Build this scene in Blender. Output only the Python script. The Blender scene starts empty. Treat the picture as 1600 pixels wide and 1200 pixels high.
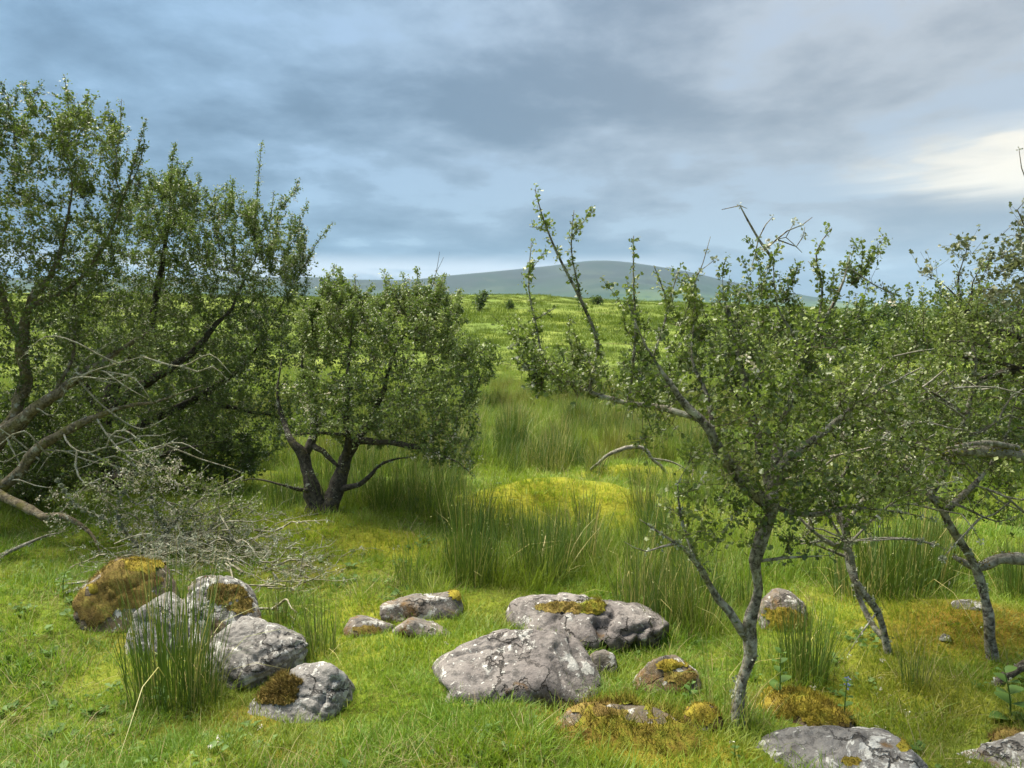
import bpy, bmesh, math, random
import numpy as np
from mathutils import Vector

random.seed(7)
RNG = np.random.default_rng(7)
SC = bpy.context.scene
COL = SC.collection

# ------------------------------------------------------------------ camera
F = 1209.0                      # focal length in pixels of the 1600 px wide photograph
PITCH = math.radians(-3.8)
EYE = np.array([0.0, 0.0, 1.6])
cam_data = bpy.data.cameras.new('camera')
cam_data.sensor_width = 36.0
cam_data.lens = 36.0 * F / 1600.0
cam_data.clip_start = 0.05
cam_data.clip_end = 20000.0
cam = bpy.data.objects.new('camera', cam_data)
COL.objects.link(cam)
cam.location = EYE
cam.rotation_euler = (math.radians(90) + PITCH, 0, 0)
SC.camera = cam

SC.view_settings.view_transform = 'Standard'
SC.view_settings.look = 'None'
SC.view_settings.exposure = 1.5
SC.view_settings.gamma = 1.0
SC.view_settings.use_curve_mapping = False
SC.cycles.use_denoising = True
SC.cycles.max_bounces = 8
SC.cycles.diffuse_bounces = 5
SC.cycles.glossy_bounces = 2
SC.cycles.transmission_bounces = 5
SC.cycles.volume_bounces = 0
SC.cycles.transparent_max_bounces = 4

SUN_AZ, SUN_EL = math.radians(-58), math.radians(62)      # azimuth from +Y towards +X


# ------------------------------------------------------------------ node helper
class G:
    """A thin wrapper that builds shader node graphs from expressions."""
    def __init__(self, tree):
        self.t = tree
        self.n = tree.nodes
        self.l = tree.links

    def put(self, sock, v):
        if v is None:
            return
        if isinstance(v, bpy.types.NodeSocket):
            self.l.new(v, sock)
        elif isinstance(v, (tuple, list)):
            v = tuple(v)
            if sock.type == 'RGBA' and len(v) == 3:
                v = v + (1.0,)
            sock.default_value = v
        else:
            sock.default_value = v

    def m(self, op, a, b=None, c=None, clamp=False):
        nd = self.n.new('ShaderNodeMath'); nd.operation = op; nd.use_clamp = clamp
        for i, v in enumerate((a, b, c)):
            self.put(nd.inputs[i], v)
        return nd.outputs[0]

    def vm(self, op, a, b=None, scale=None):
        nd = self.n.new('ShaderNodeVectorMath'); nd.operation = op
        self.put(nd.inputs[0], a); self.put(nd.inputs[1], b)
        if scale is not None:
            self.put(nd.inputs['Scale'], scale)
        return nd.outputs['Value'] if op in ('DOT_PRODUCT', 'LENGTH') else nd.outputs['Vector']

    def noise(self, vec, scale, detail=4.0, rough=0.55, dist=0.0, out='Fac'):
        nd = self.n.new('ShaderNodeTexNoise')
        self.put(nd.inputs['Vector'], vec)
        nd.inputs['Scale'].default_value = scale
        nd.inputs['Detail'].default_value = detail
        nd.inputs['Roughness'].default_value = rough
        nd.inputs['Distortion'].default_value = dist
        return nd.outputs[out]

    def voro(self, vec, scale, feature='F1', rnd=1.0):
        nd = self.n.new('ShaderNodeTexVoronoi'); nd.feature = feature
        self.put(nd.inputs['Vector'], vec)
        nd.inputs['Scale'].default_value = scale
        nd.inputs['Randomness'].default_value = rnd
        return nd.outputs['Distance']

    def ramp(self, f, stops):
        nd = self.n.new('ShaderNodeValToRGB')
        e = nd.color_ramp.elements
        while len(e) < len(stops):
            e.new(0.5)
        for el, (p, c) in zip(e, stops):
            el.position = p
            el.color = (c, c, c, 1) if not isinstance(c, (tuple, list)) else tuple(c) + (1,)
        self.put(nd.inputs[0], f)
        return nd.outputs[0]

    def sstep(self, f, a, b):
        nd = self.n.new('ShaderNodeMapRange'); nd.interpolation_type = 'SMOOTHSTEP'
        self.put(nd.inputs[0], f); nd.inputs[1].default_value = a; nd.inputs[2].default_value = b
        return nd.outputs[0]

    def mix(self, f, a, b, mode='MIX'):
        nd = self.n.new('ShaderNodeMix'); nd.data_type = 'RGBA'; nd.blend_type = mode
        self.put(nd.inputs[0], f); self.put(nd.inputs[6], a); self.put(nd.inputs[7], b)
        return nd.outputs[2]

    def attr(self, name, kind='GEOMETRY', out='Fac'):
        nd = self.n.new('ShaderNodeAttribute'); nd.attribute_name = name; nd.attribute_type = kind
        return nd.outputs[out]

    def sep(self, v):
        nd = self.n.new('ShaderNodeSeparateXYZ'); self.put(nd.inputs[0], v)
        return nd.outputs

    def comb(self, x, y, z):
        nd = self.n.new('ShaderNodeCombineXYZ')
        for i, v in enumerate((x, y, z)):
            self.put(nd.inputs[i], v)
        return nd.outputs[0]


# ------------------------------------------------------------------ world: Nishita sky behind broken cloud
world = bpy.data.worlds.new('World')
SC.world = world
world.use_nodes = True
g = G(world.node_tree)
world.node_tree.nodes.clear()
sky = g.n.new('ShaderNodeTexSky')
sky.sky_type = 'NISHITA'
sky.sun_disc = False
sky.sun_elevation = SUN_EL
sky.sun_rotation = SUN_AZ
bg_sky = g.n.new('ShaderNodeBackground')
g.put(bg_sky.inputs['Color'], sky.outputs[0])
bg_sky.inputs['Strength'].default_value = 0.05

tc = g.n.new('ShaderNodeTexCoord').outputs['Generated']
d = g.vm('NORMALIZE', tc)
dx, dy, dz = g.sep(d)
z0 = g.m('MAXIMUM', dz, 0.0)
den = g.m('ADD', z0, 0.16)
pl = g.comb(g.m('DIVIDE', dx, den), g.m('DIVIDE', dy, den), 0.0)
pl = g.vm('ADD', pl, (40.2, 31.5, 0.0))
n_big = g.noise(pl, 0.66, 4.0, 0.5, 0.15)
n_mid = g.noise(g.vm('ADD', pl, (7.3, 2.2, 0)), 1.6, 9.0, 0.60, 0.15)
n_fine = g.noise(g.vm('ADD', pl, (1.3, 9.2, 0)), 4.2, 6.0, 0.62, 0.1)
body = g.m('ADD', g.m('MULTIPLY', n_big, 0.46), g.m('ADD', g.m('MULTIPLY', n_mid, 0.48), g.m('MULTIPLY', n_fine, 0.12)))
body = g.sstep(body, 0.445, 0.610)                              # 0 thick dark cloud, 1 thin bright cloud
side = g.sstep(dx, -0.55, 0.5)                                # cool away from the sun, neutral towards it
dark = g.mix(side, (0.040, 0.067, 0.104), (0.062, 0.074, 0.094))
lite = g.mix(side, (0.094, 0.148, 0.212), (0.158, 0.169, 0.186))
cloud = g.mix(body, dark, lite)
# clouds thicken and dim towards the horizon, brighten overhead as an overcast sky does
lift = g.m('ADD', 0.62, g.m('MULTIPLY', z0, 2.0))
cloud = g.vm('SCALE', cloud, scale=lift)
# the sun breaks through low on the right
gd = Vector((math.sin(math.radians(33)) * math.cos(math.radians(10)), math.cos(math.radians(33)) * math.cos(math.radians(10)), math.sin(math.radians(10))))
gl = g.m('MAXIMUM', g.vm('DOT_PRODUCT', d, tuple(gd)), 0.0)
streak = g.noise(g.comb(g.m('MULTIPLY', dx, 2.6), g.m('MULTIPLY', dy, 2.0), g.m('ADD', g.m('MULTIPLY', dz, 21.0), g.m('MULTIPLY', dx, -1.2))), 1.6, 5.0, 0.55, 0.7)
qx = g.m('DIVIDE', g.m('SUBTRACT', dx, 0.56), 0.20); qz = g.m('DIVIDE', g.m('SUBTRACT', dz, 0.182), 0.050)
tight = g.m('EXPONENT', g.m('MULTIPLY', g.m('ADD', g.m('MULTIPLY', qx, qx), g.m('MULTIPLY', qz, qz)), -1.0))
wide = g.m('POWER', gl, 14.0)
gap = g.sstep(g.m('MULTIPLY', tight, g.m('ADD', 0.25, g.m('MULTIPLY', streak, 1.5))), 0.30, 1.0)
cloud = g.mix(g.m('MULTIPLY', gap, 1.0, clamp=True), cloud, (0.48, 0.42, 0.32))
cloud = g.mix(g.m('MULTIPLY', wide, 0.30), cloud, (0.21, 0.20, 0.19))
# a pale slit of sky under the cloud base along the horizon
slit = g.m('MULTIPLY', g.m('MULTIPLY', g.sstep(dz, 0.104, 0.080), g.sstep(dx, 0.30, 0.12)), g.sstep(g.noise(g.comb(g.m('MULTIPLY', dx, 5.0), g.m('MULTIPLY', dy, 2.0), g.m('MULTIPLY', dz, 26.0)), 1.0, 3.0, 0.5, 0.3), 0.32, 0.50))
cloud = g.mix(g.m('MULTIPLY', slit, 0.9), cloud, (0.29, 0.285, 0.285))
bg_cl = g.n.new('ShaderNodeBackground')
g.put(bg_cl.inputs['Color'], cloud)
bg_cl.inputs['Strength'].default_value = 1.0
cover = g.m('SUBTRACT', 1.0, g.m('MULTIPLY', g.sstep(body, 0.72, 1.0), 0.25))
mx = g.n.new('ShaderNodeMixShader')
g.put(mx.inputs[0], cover)
g.l.new(bg_sky.outputs[0], mx.inputs[1]); g.l.new(bg_cl.outputs[0], mx.inputs[2])
wo = g.n.new('ShaderNodeOutputWorld')
g.l.new(mx.outputs[0], wo.inputs['Surface'])

sun_data = bpy.data.lights.new('sun', 'SUN')
sun_data.energy = 5.0
sun_data.angle = math.radians(48)
sun_data.color = (1.0, 0.92, 0.77)
sun = bpy.data.objects.new('sun', sun_data)
COL.objects.link(sun)
sd = Vector((math.sin(SUN_AZ) * math.cos(SUN_EL), math.cos(SUN_AZ) * math.cos(SUN_EL), math.sin(SUN_EL)))
sun.rotation_euler = sd.to_track_quat('Z', 'Y').to_euler()
sun.location = sd * 50


# ------------------------------------------------------------------ numeric helpers
_perm = np.random.default_rng(99).permutation(512)
_val = np.random.default_rng(98).random(512)


def _hash(ix, iy, iz):
    return _val[_perm[(_perm[(_perm[ix & 511] + iy) & 511] + iz) & 511]]


def vnoise(p):
    """value noise in 0..1 of an (n,3) array"""
    p = np.asarray(p, float)
    i = np.floor(p).astype(np.int64); f = p - i
    f = f * f * f * (f * (f * 6 - 15) + 10)
    x, y, z = i[:, 0], i[:, 1], i[:, 2]
    r = 0
    for a in (0, 1):
        wx = f[:, 0] if a else 1 - f[:, 0]
        for b in (0, 1):
            wy = f[:, 1] if b else 1 - f[:, 1]
            for c in (0, 1):
                wz = f[:, 2] if c else 1 - f[:, 2]
                r = r + wx * wy * wz * _hash(x + a, y + b, z + c)
    return r


def fbm(p, octaves=4, gain=0.5):
    p = np.asarray(p, float); s = 0; a = 1; t = 0
    for k in range(octaves):
        s = s + a * (vnoise(p * (2.03 ** k) + 17.3 * k) - 0.5); t += a; a *= gain
    return s / t * 2


def norm(v):
    return v / np.maximum(np.linalg.norm(v, axis=-1, keepdims=True), 1e-9)


_cp, _sp = math.cos(PITCH), math.sin(PITCH)


def ray(px, py):
    a, b = (px - 800) / F, (600 - py) / F
    return np.array([a, _cp - b * _sp, _sp + b * _cp])


def at(px, py, Y):
    r = ray(px, py)
    return EYE + r * (Y / r[1])


def project(P):
    q = np.asarray(P, float) - EYE
    dep = q[..., 1] * _cp + q[..., 2] * _sp
    up = -q[..., 1] * _sp + q[..., 2] * _cp
    dep = np.where(dep < 0.05, 0.05, dep)
    return np.stack([800 + F * q[..., 0] / dep, 600 - F * up / dep], -1)


# terrain: level ground by the stones, a shallow dip, then a long grass hillside and a valley beyond it
_ky = np.array([-9000, -300, -40, 0, 5, 9, 14, 20, 30, 42, 60, 80, 98, 112, 126, 145, 180, 260, 450, 900, 9000], float)
_kz = np.array([-40, -12, -1, 0, 0, .05, .0, -.15, -.15, .5, 2.2, 4.5, 6.2, 7.0, 7.0, 6.0, 1.5, -9, -25, -40, -45], float)
_ty = np.concatenate([np.arange(-60, 300, 0.5), np.arange(300, 9001, 20.0)])
_tz = np.interp(_ty, _ky, _kz)
_k = np.exp(-np.linspace(-2.5, 2.5, 21) ** 2); _k /= _k.sum()
_tz[10:-10] = np.convolve(_tz, _k, 'same')[10:-10]


def gp0(px, py):
    """flat-ground point of a pixel, for placing mounds"""
    r = ray(px, py); t = -1.6 / r[2]
    return (EYE + r * t)[:2]


# (x, y, rx, ry, height)
MOUNDS = [tuple(gp0(875, 800)) + (1.05, .50, .34), tuple(gp0(990, 745)) + (.8, .6, .18), tuple(gp0(600, 860)) + (.7, .55, .14),
          tuple(gp0(520, 830)) + (.9, .7, .16), tuple(gp0(60, 960)) + (1.1, .7, .10), tuple(gp0(1000, 1180)) + (.55, .35, .05),
          tuple(gp0(1540, 990)) + (.6, .4, .12), tuple(gp0(230, 830)) + (1.2, .8, .12)]


def height(x, y):
    x = np.asarray(x, float); y = np.asarray(y, float)
    z = np.interp(y, _ty, _tz)
    side = np.interp(x, [-300, -20, 0, 14, 30, 60, 200, 600], [1.05, 1.0, 1.0, .9, .74, .6, .4, .4])
    z = np.where((y > 30) & (z > 0), z * side, z)
    r = np.hypot(x, y)
    P = np.stack([x, y, 0 * x], -1).reshape(-1, 3)
    n1 = fbm(P * 0.45, 3).reshape(x.shape); n2 = fbm(P * 1.9 + 31, 3).reshape(x.shape); n3 = fbm(P * 0.06 + 5, 3).reshape(x.shape)
    n5 = fbm(P * 3.6 + 71, 2).reshape(x.shape)
    z = z + 0.09 * n1 + (0.05 * n2 + 0.035 * np.clip(n5, -.1, 1)) * np.clip(14 / np.maximum(r, .1), .3, 1)
    z = z + np.clip((r - 20) / 60, 0, 1) * 0.9 * n3 + np.clip((r - 300) / 800, 0, 1) * 12 * n3
    for (mx_, my_, rx, ry, h) in MOUNDS:
        z = z + h * np.exp(-((x - mx_) / rx) ** 2 - ((y - my_) / ry) ** 2)
    return z


_z_here = float(height(np.array([0.0]), np.array([0.0]))[0])


def ground_z(x, y):
    return height(x, y) - _z_here


def ground(px, py, far=220.0):
    r = ray(px, py)
    t = np.concatenate([np.linspace(.5, 30, 1500), np.linspace(30, far, 1500)])
    P = EYE[None] + r[None] * t[:, None]
    below = P[:, 2] < ground_z(P[:, 0], P[:, 1])
    i = int(np.argmax(below)) if below.any() else len(t) - 1
    return np.array([P[i, 0], P[i, 1], float(ground_z(P[i:i + 1, 0], P[i:i + 1, 1])[0])])


# ------------------------------------------------------------------ object helpers
def mesh_from(name, V, faces, mat, attrs=None, smooth=False):
    V = np.asarray(V, np.float32)
    me = bpy.data.meshes.new(name)
    me.vertices.add(len(V)); me.vertices.foreach_set('co', V.ravel())
    if not isinstance(faces, list):
        faces = [faces]
    faces = [np.asarray(f, np.int32) for f in faces if len(f)]
    loops = np.concatenate([f.ravel() for f in faces])
    starts, k = [], 0
    for f in faces:
        starts.append(k + np.arange(len(f), dtype=np.int32) * f.shape[1]); k += f.size
    starts = np.concatenate(starts)
    me.loops.add(len(loops)); me.loops.foreach_set('vertex_index', loops)
    me.polygons.add(len(starts)); me.polygons.foreach_set('loop_start', starts)
    if smooth:
        me.polygons.foreach_set('use_smooth', np.ones(len(starts), bool))
    for k_, v in (attrs or {}).items():
        a = me.attributes.new(k_, 'FLOAT', 'POINT'); a.data.foreach_set('value', np.asarray(v, np.float32))
    me.update(calc_edges=True)
    if mat:
        me.materials.append(mat)
    return me


def add(name, me, parent=None, loc=None, kind=None):
    o = bpy.data.objects.new(name, me)
    COL.objects.link(o)
    if parent is not None:
        o.parent = parent
    if loc is not None:
        o.location = loc
    if kind:
        o['kind'] = kind
    return o


def tag(o, label, cat, group=None):
    o['label'] = label; o['category'] = cat
    if group:
        o['group'] = group
    return o


def root_at(name, loc, label, cat, group=None):
    return tag(add(name, None, None, loc), label, cat, group)


# ------------------------------------------------------------------ materials
def material(name):
    m = bpy.data.materials.new(name); m.use_nodes = True
    m.node_tree.nodes.clear()
    gg = G(m.node_tree)
    out = gg.n.new('ShaderNodeOutputMaterial')
    return m, gg, out


def bsdf(gg, col, rough=0.8, spec=0.3, normal=None):
    b = gg.n.new('ShaderNodeBsdfPrincipled')
    gg.put(b.inputs['Base Color'], col)
    gg.put(b.inputs['Roughness'], rough)
    gg.put(b.inputs['Specular IOR Level'], spec)
    if normal is not None:
        gg.l.new(normal, b.inputs['Normal'])
    return b.outputs[0]


def bump(gg, h, strength, dist):
    b = gg.n.new('ShaderNodeBump')
    b.inputs['Strength'].default_value = strength; b.inputs['Distance'].default_value = dist
    gg.put(b.inputs['Height'], h)
    return b.outputs[0]


def geo_pos(gg):
    return gg.n.new('ShaderNodeNewGeometry').outputs['Position']


def leaf_material(name, stops, trans=(0.16, 0.26, 0.03), tw=0.33, rough=0.42, spec=0.5):
    m, gg, out = material(name)
    c = gg.ramp(gg.attr('tint'), stops)
    s = bsdf(gg, c, rough, spec)
    t = gg.n.new('ShaderNodeBsdfTranslucent'); gg.put(t.inputs[0], gg.mix(0.5, c, trans))
    mxs = gg.n.new('ShaderNodeMixShader'); mxs.inputs[0].default_value = tw
    gg.l.new(s, mxs.inputs[1]); gg.l.new(t.outputs[0], mxs.inputs[2]); gg.l.new(mxs.outputs[0], out.inputs[0])
    return m


M_LEAF = leaf_material('hawthorn_leaf', [(0.0, (0.028, 0.046, 0.012)), (0.4, (0.070, 0.104, 0.020)), (0.75, (0.150, 0.192, 0.034)), (1.0, (0.27, 0.310, 0.10))])
M_LEAF_DARK = leaf_material('dark_leaf', [(0.0, (0.030, 0.050, 0.014)), (0.4, (0.072, 0.112, 0.024)), (0.75, (0.145, 0.198, 0.040)), (1.0, (0.24, 0.285, 0.095))], tw=0.33)
M_LEAF_PALE = leaf_material('willow_leaf', [(0.0, (0.06, 0.085, 0.035)), (0.5, (0.105, 0.13, 0.052)), (1.0, (0.19, 0.20, 0.10))], trans=(0.2, 0.22, 0.08))
M_LEAF_FAR = leaf_material('far_leaf', [(0.0, (0.036, 0.062, 0.018)), (0.5, (0.078, 0.118, 0.028)), (1.0, (0.15, 0.20, 0.045))], spec=0.25)
M_BLOSSOM = leaf_material('faded_blossom', [(0.0, (0.32, 0.29, 0.19)), (0.6, (0.55, 0.52, 0.40)), (1.0, (0.72, 0.70, 0.62))], trans=(0.5, 0.46, 0.33), tw=0.3, rough=0.8, spec=0.2)
M_LICHEN = leaf_material('tree_lichen', [(0.0, (0.17, 0.19, 0.12)), (0.5, (0.31, 0.34, 0.24)), (1.0, (0.50, 0.51, 0.40))], trans=(0.3, 0.33, 0.2), tw=0.15, rough=0.95, spec=0.1)
M_WEED = leaf_material('weed_leaf', [(0.0, (0.06, 0.12, 0.02)), (0.6, (0.10, 0.18, 0.04)), (1.0, (0.18, 0.27, 0.08))], spec=0.25, rough=.6)
M_BLUE = leaf_material('blue_petal', [(0.0, (0.14, 0.20, 0.52)), (1.0, (0.30, 0.36, 0.70))], trans=(0.3, 0.3, 0.7))


def bark_material(name, a, b, mossy=0.4, pale=0.3):
    m, gg, out = material(name)
    p = geo_pos(gg)
    n1 = gg.noise(p, 38, 5, 0.65, 0.6)
    n2 = gg.noise(gg.vm('ADD', p, (5, 1, 2)), 11, 4, 0.6, 0.3)
    n3 = gg.noise(gg.vm('ADD', p, (1, 8, 4)), 17, 5, 0.7, 0.3)
    c = gg.mix(gg.sstep(n1, .35, .68), a, b)
    c = gg.mix(gg.m('MULTIPLY', gg.sstep(n2, .62 - .2 * mossy, .72), mossy), c, (0.135, 0.125, 0.022))
    c = gg.mix(gg.m('MULTIPLY', gg.sstep(n3, .66 - .2 * pale, .72 - .1 * pale), .85), c, (0.36, 0.36, 0.30))
    h = gg.m('ADD', gg.m('MULTIPLY', n1, 1.0), gg.m('MULTIPLY', n3, .6))
    gg.l.new(bsdf(gg, c, .9, .2, bump(gg, h, .9, .01)), out.inputs[0])
    return m


M_BARK = bark_material('hawthorn_bark', (0.030, 0.026, 0.020), (0.105, 0.090, 0.065), .45, .3)
M_BARK_PALE = bark_material('pale_lichened_bark', (0.040, 0.034, 0.026), (0.30, 0.275, 0.22), .55, .85)
M_BARK_MOSS = bark_material('mossy_bark', (0.065, 0.052, 0.034), (0.24, 0.195, 0.125), .7, .55)
M_BARK_DARK = bark_material('dark_bark', (0.026, 0.023, 0.019), (0.085, 0.075, 0.056), .35, .25)
M_TWIG = bark_material('twig_bark', (0.045, 0.038, 0.029), (0.125, 0.108, 0.080), .2, .35)
M_DEADWOOD = bark_material('bleached_wood', (0.11, 0.10, 0.08), (0.30, 0.28, 0.225), .35, .55)
M_LICHENTWIG = bark_material('lichen_twig', (0.13, 0.12, 0.075), (0.36, 0.33, 0.23), .3, .9)


def rock_material(name, base, warm, lichen=.5, seed=0.0, brown=0.0, speck=0.5):
    m, gg, out = material(name)
    obj = gg.n.new('ShaderNodeTexCoord').outputs['Object']
    p = gg.vm('ADD', obj, (seed, seed * .37, -seed * .6))
    n1 = gg.noise(p, 5.0, 6, .62, .5)
    n2 = gg.noise(gg.vm('ADD', p, (3, 3, 3)), 22, 6, .68, .2)
    n3 = gg.noise(gg.vm('ADD', p, (9, 2, 5)), 90, 4, .65)
    c = gg.mix(gg.sstep(n1, .34, .66), base, warm)
    c = gg.mix(gg.m('MULTIPLY', gg.sstep(n2, .52, .36), .75), c, (0.060, 0.055, 0.052))
    c = gg.mix(gg.m('MULTIPLY', gg.sstep(n3, .55, .75), .35), c, (0.42, 0.40, 0.38))
    # crusts of pale lichen: irregular blotches with crisp margins
    wob = gg.noise(p, 14, 4, .6, 0, 'Color')
    pw = gg.vm('ADD', p, gg.vm('SCALE', gg.vm('SUBTRACT', wob, (.5, .5, .5)), scale=.11))
    v1 = gg.voro(pw, 10.0)
    v2 = gg.voro(gg.vm('ADD', pw, (4, 7, 1)), 27.0)
    where = gg.noise(gg.vm('ADD', p, (6, 6, 1)), 3.2, 3, .5)
    spot = gg.m('MAXIMUM', gg.m('MULTIPLY', gg.sstep(v1, .36, .29), gg.sstep(where, .60 - .25 * lichen, .64 - .25 * lichen)),
                gg.m('MULTIPLY', gg.sstep(v2, .24, .18), gg.sstep(n1, .60 - .2 * speck, .63 - .2 * speck)))
    crust = gg.m('MULTIPLY', gg.sstep(gg.noise(gg.vm('ADD', p, (2, 4, 9)), 7.5, 8, .74, .8), .60 - .15 * lichen, .625 - .14 * lichen), .85)
    spot = gg.m('MAXIMUM', spot, crust)
    lc = gg.mix(gg.noise(p, 45, 3, .6), (0.36, 0.355, 0.325), (0.62, 0.61, 0.57))
    c = gg.mix(gg.m('MULTIPLY', spot, gg.m('ADD', .35, gg.m('MULTIPLY', n2, 1.0)), clamp=True), c, lc)
    vd = gg.voro(gg.vm('MULTIPLY', gg.vm('ADD', pw, (8, 3, 2)), (1.0, 1.0, 1.9)), 2.6, 'DISTANCE_TO_EDGE')
    crack = gg.m('MULTIPLY', gg.sstep(vd, .022, .004), gg.sstep(where, .40, .54))
    c = gg.mix(gg.m('MULTIPLY', crack, .85), c, (0.030, 0.026, 0.022))
    # rust and dried moss stain
    st = gg.sstep(gg.noise(gg.vm('ADD', p, (12, 1, 3)), 4.4, 6, .66, .4), .64 - .25 * brown, .74 - .2 * brown)
    c = gg.mix(gg.m('MULTIPLY', st, .85), c, gg.mix(n2, (0.05, 0.028, 0.012), (0.22, 0.12, 0.03)))
    n4 = gg.noise(gg.vm('ADD', p, (2, 2, 8)), 48, 6, .7)
    h = gg.m('ADD', gg.m('SUBTRACT', gg.m('MULTIPLY', n4, .8), gg.m('MULTIPLY', crack, 1.2)), gg.m('ADD', gg.m('MULTIPLY', n3, .35), gg.m('MULTIPLY', spot, .15)))
    gg.l.new(bsdf(gg, c, .88, .25, bump(gg, h, .9, .016)), out.inputs[0])
    return m


def moss_material(name, stops):
    m, gg, out = material(name)
    p = geo_pos(gg)
    n = gg.noise(p, 9, 5, .65, .3); n2 = gg.noise(p, 160, 3, .7)
    f = gg.m('ADD', gg.m('MULTIPLY', n, .8), gg.m('MULTIPLY', n2, .35))
    c = gg.ramp(gg.sstep(f, .36, .78), stops)
    c = gg.mix(gg.m('MULTIPLY', gg.attr('tint'), .5), c, gg.mix(.5, c, stops[-1][1]))
    s = bsdf(gg, c, .95, .1, bump(gg, n2, .8, .008))
    gg.l.new(s, out.inputs[0])
    return m


M_MOSS_BROWN = moss_material('brown_moss', [(0, (0.07, 0.045, 0.018)), (.5, (0.17, 0.115, 0.035)), (.85, (0.24, 0.19, 0.05)), (1, (0.30, 0.28, 0.06))])
M_MOSS_GOLD = moss_material('golden_moss', [(0, (0.11, 0.080, 0.018)), (.4, (0.21, 0.155, 0.024)), (.8, (0.30, 0.245, 0.032)), (1, (0.25, 0.27, 0.04))])
M_MOSS_GREEN = moss_material('green_moss', [(0, (0.10, 0.062, 0.016)), (.3, (0.18, 0.13, 0.024)), (.55, (0.19, 0.165, 0.022)), (.8, (0.15, 0.175, 0.02)), (1, (0.26, 0.26, 0.05))])


def blade_material(name, green, dry, hue2, macro=.5, tw=.4, spec=.35):
    """grass: a colour per clump, paler or dry blades by the blade's own tint, drifts of hue over the field"""
    m, gg, out = material(name)
    p = geo_pos(gg)
    big = gg.noise(p, .55, 4, .6, .4)
    mid = gg.noise(gg.vm('ADD', p, (3, 9, 1)), 2.4, 4, .6, .3)
    c = gg.mix(gg.m('MULTIPLY', gg.sstep(gg.m('ADD', gg.m('MULTIPLY', big, .5), gg.m('MULTIPLY', mid, .5)), .40, .60), macro), green, hue2)
    c = gg.mix(gg.sstep(gg.attr('tint'), .72, .98), c, dry)
    c = gg.mix(gg.m('MULTIPLY', gg.attr('yel', 'INSTANCER'), .9), c, (0.265, 0.345, 0.020))
    c = gg.mix(gg.m('MULTIPLY', gg.attr('rust', 'INSTANCER'), .55), c, (0.27, 0.20, 0.035))
    v = gg.m('ADD', .72, gg.m('MULTIPLY', gg.attr('tint'), .5))
    c = gg.mix(gg.m('MULTIPLY', gg.sstep(gg.noise(gg.vm('ADD', p, (11, 4, 0)), 1.3, 4, .62, .3),   .50, .64), .4), c, gg.mix(1.0, c, (0.52, 0.66, 0.72), 'MULTIPLY'))
    c = gg.vm('SCALE', c, scale=v)
    s = bsdf(gg, c, .55, spec)
    t = gg.n.new('ShaderNodeBsdfTranslucent'); gg.put(t.inputs[0], gg.mix(.4, c, (0.22, 0.30, 0.02)))
    mxs = gg.n.new('ShaderNodeMixShader'); mxs.inputs[0].default_value = tw
    gg.l.new(s, mxs.inputs[1]); gg.l.new(t.outputs[0], mxs.inputs[2]); gg.l.new(mxs.outputs[0], out.inputs[0])
    return m


M_GRASS = blade_material('turf_blade', (0.120, 0.240, 0.018), (0.34, 0.31, 0.10), (0.170, 0.280, 0.020), .8)
M_TALL = blade_material('tall_grass_blade', (0.100, 0.200, 0.018), (0.34, 0.29, 0.11), (0.18, 0.23, 0.03), .6)
M_RUSH = blade_material('rush_blade', (0.050, 0.112, 0.015), (0.33, 0.27, 0.10), (0.092, 0.150, 0.021), .7, tw=.2, spec=.45)
M_HILLGRASS = blade_material('hill_grass_blade', (0.112, 0.172, 0.024), (0.17, 0.19, 0.05), (0.132, 0.182, 0.028), .8, tw=.22, spec=.15)

m, gg, out = material('ground_turf'); M_GROUND = m
p = geo_pos(gg)
gy = gg.sep(p)[1]
n1 = gg.noise(p, .09, 5, .62, .6); n2 = gg.noise(p, .9, 6, .65, .5); n3 = gg.noise(p, 22, 5, .7, .2)
streaks = gg.noise(gg.vm('MULTIPLY', p, (.25, 1.3, 1.0)), .35, 5, .66, .8)
nearc = gg.mix(gg.sstep(n3, .35, .65), (0.070, 0.080, 0.012), (0.14, 0.19, 0.020))
nearc = gg.mix(gg.m('MULTIPLY', gg.sstep(n2, .5, .64), .7), nearc, (0.17, 0.19, 0.022))
nearc = gg.mix(gg.attr('yel'), nearc, gg.mix(n3, (0.18, 0.17, 0.015), (0.30, 0.30, 0.03)))
nearc = gg.mix(gg.attr('rust'), nearc, gg.mix(n3, (0.12, 0.07, 0.015), (0.30, 0.20, 0.03)))
farc = gg.mix(gg.sstep(n1, .38, .62), (0.105, 0.155, 0.026), (0.165, 0.200, 0.036))
farc = gg.mix(gg.m('MULTIPLY', gg.sstep(streaks, .52, .66), .65), farc, (0.075, 0.105, 0.030))
farc = gg.mix(gg.m('MULTIPLY', gg.sstep(gg.noise(gg.vm('MULTIPLY', p, (.16, 1.0, 1.0)), .5, 4, .6, 1.0), .62, .70), .7), farc, (0.12, 0.095, 0.045))
farc = gg.mix(gg.m('MULTIPLY', gg.sstep(n3, .45, .7), .3), farc, (0.21, 0.25, 0.05))
c = gg.mix(gg.sstep(gy, 10, 34), nearc, farc)
hb = gg.m('ADD', gg.m('MULTIPLY', n3, .5), gg.m('MULTIPLY', n2, 1.0))
gg.l.new(bsdf(gg, c, .95, .1, bump(gg, hb, .6, .12)), out.inputs[0])

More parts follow.
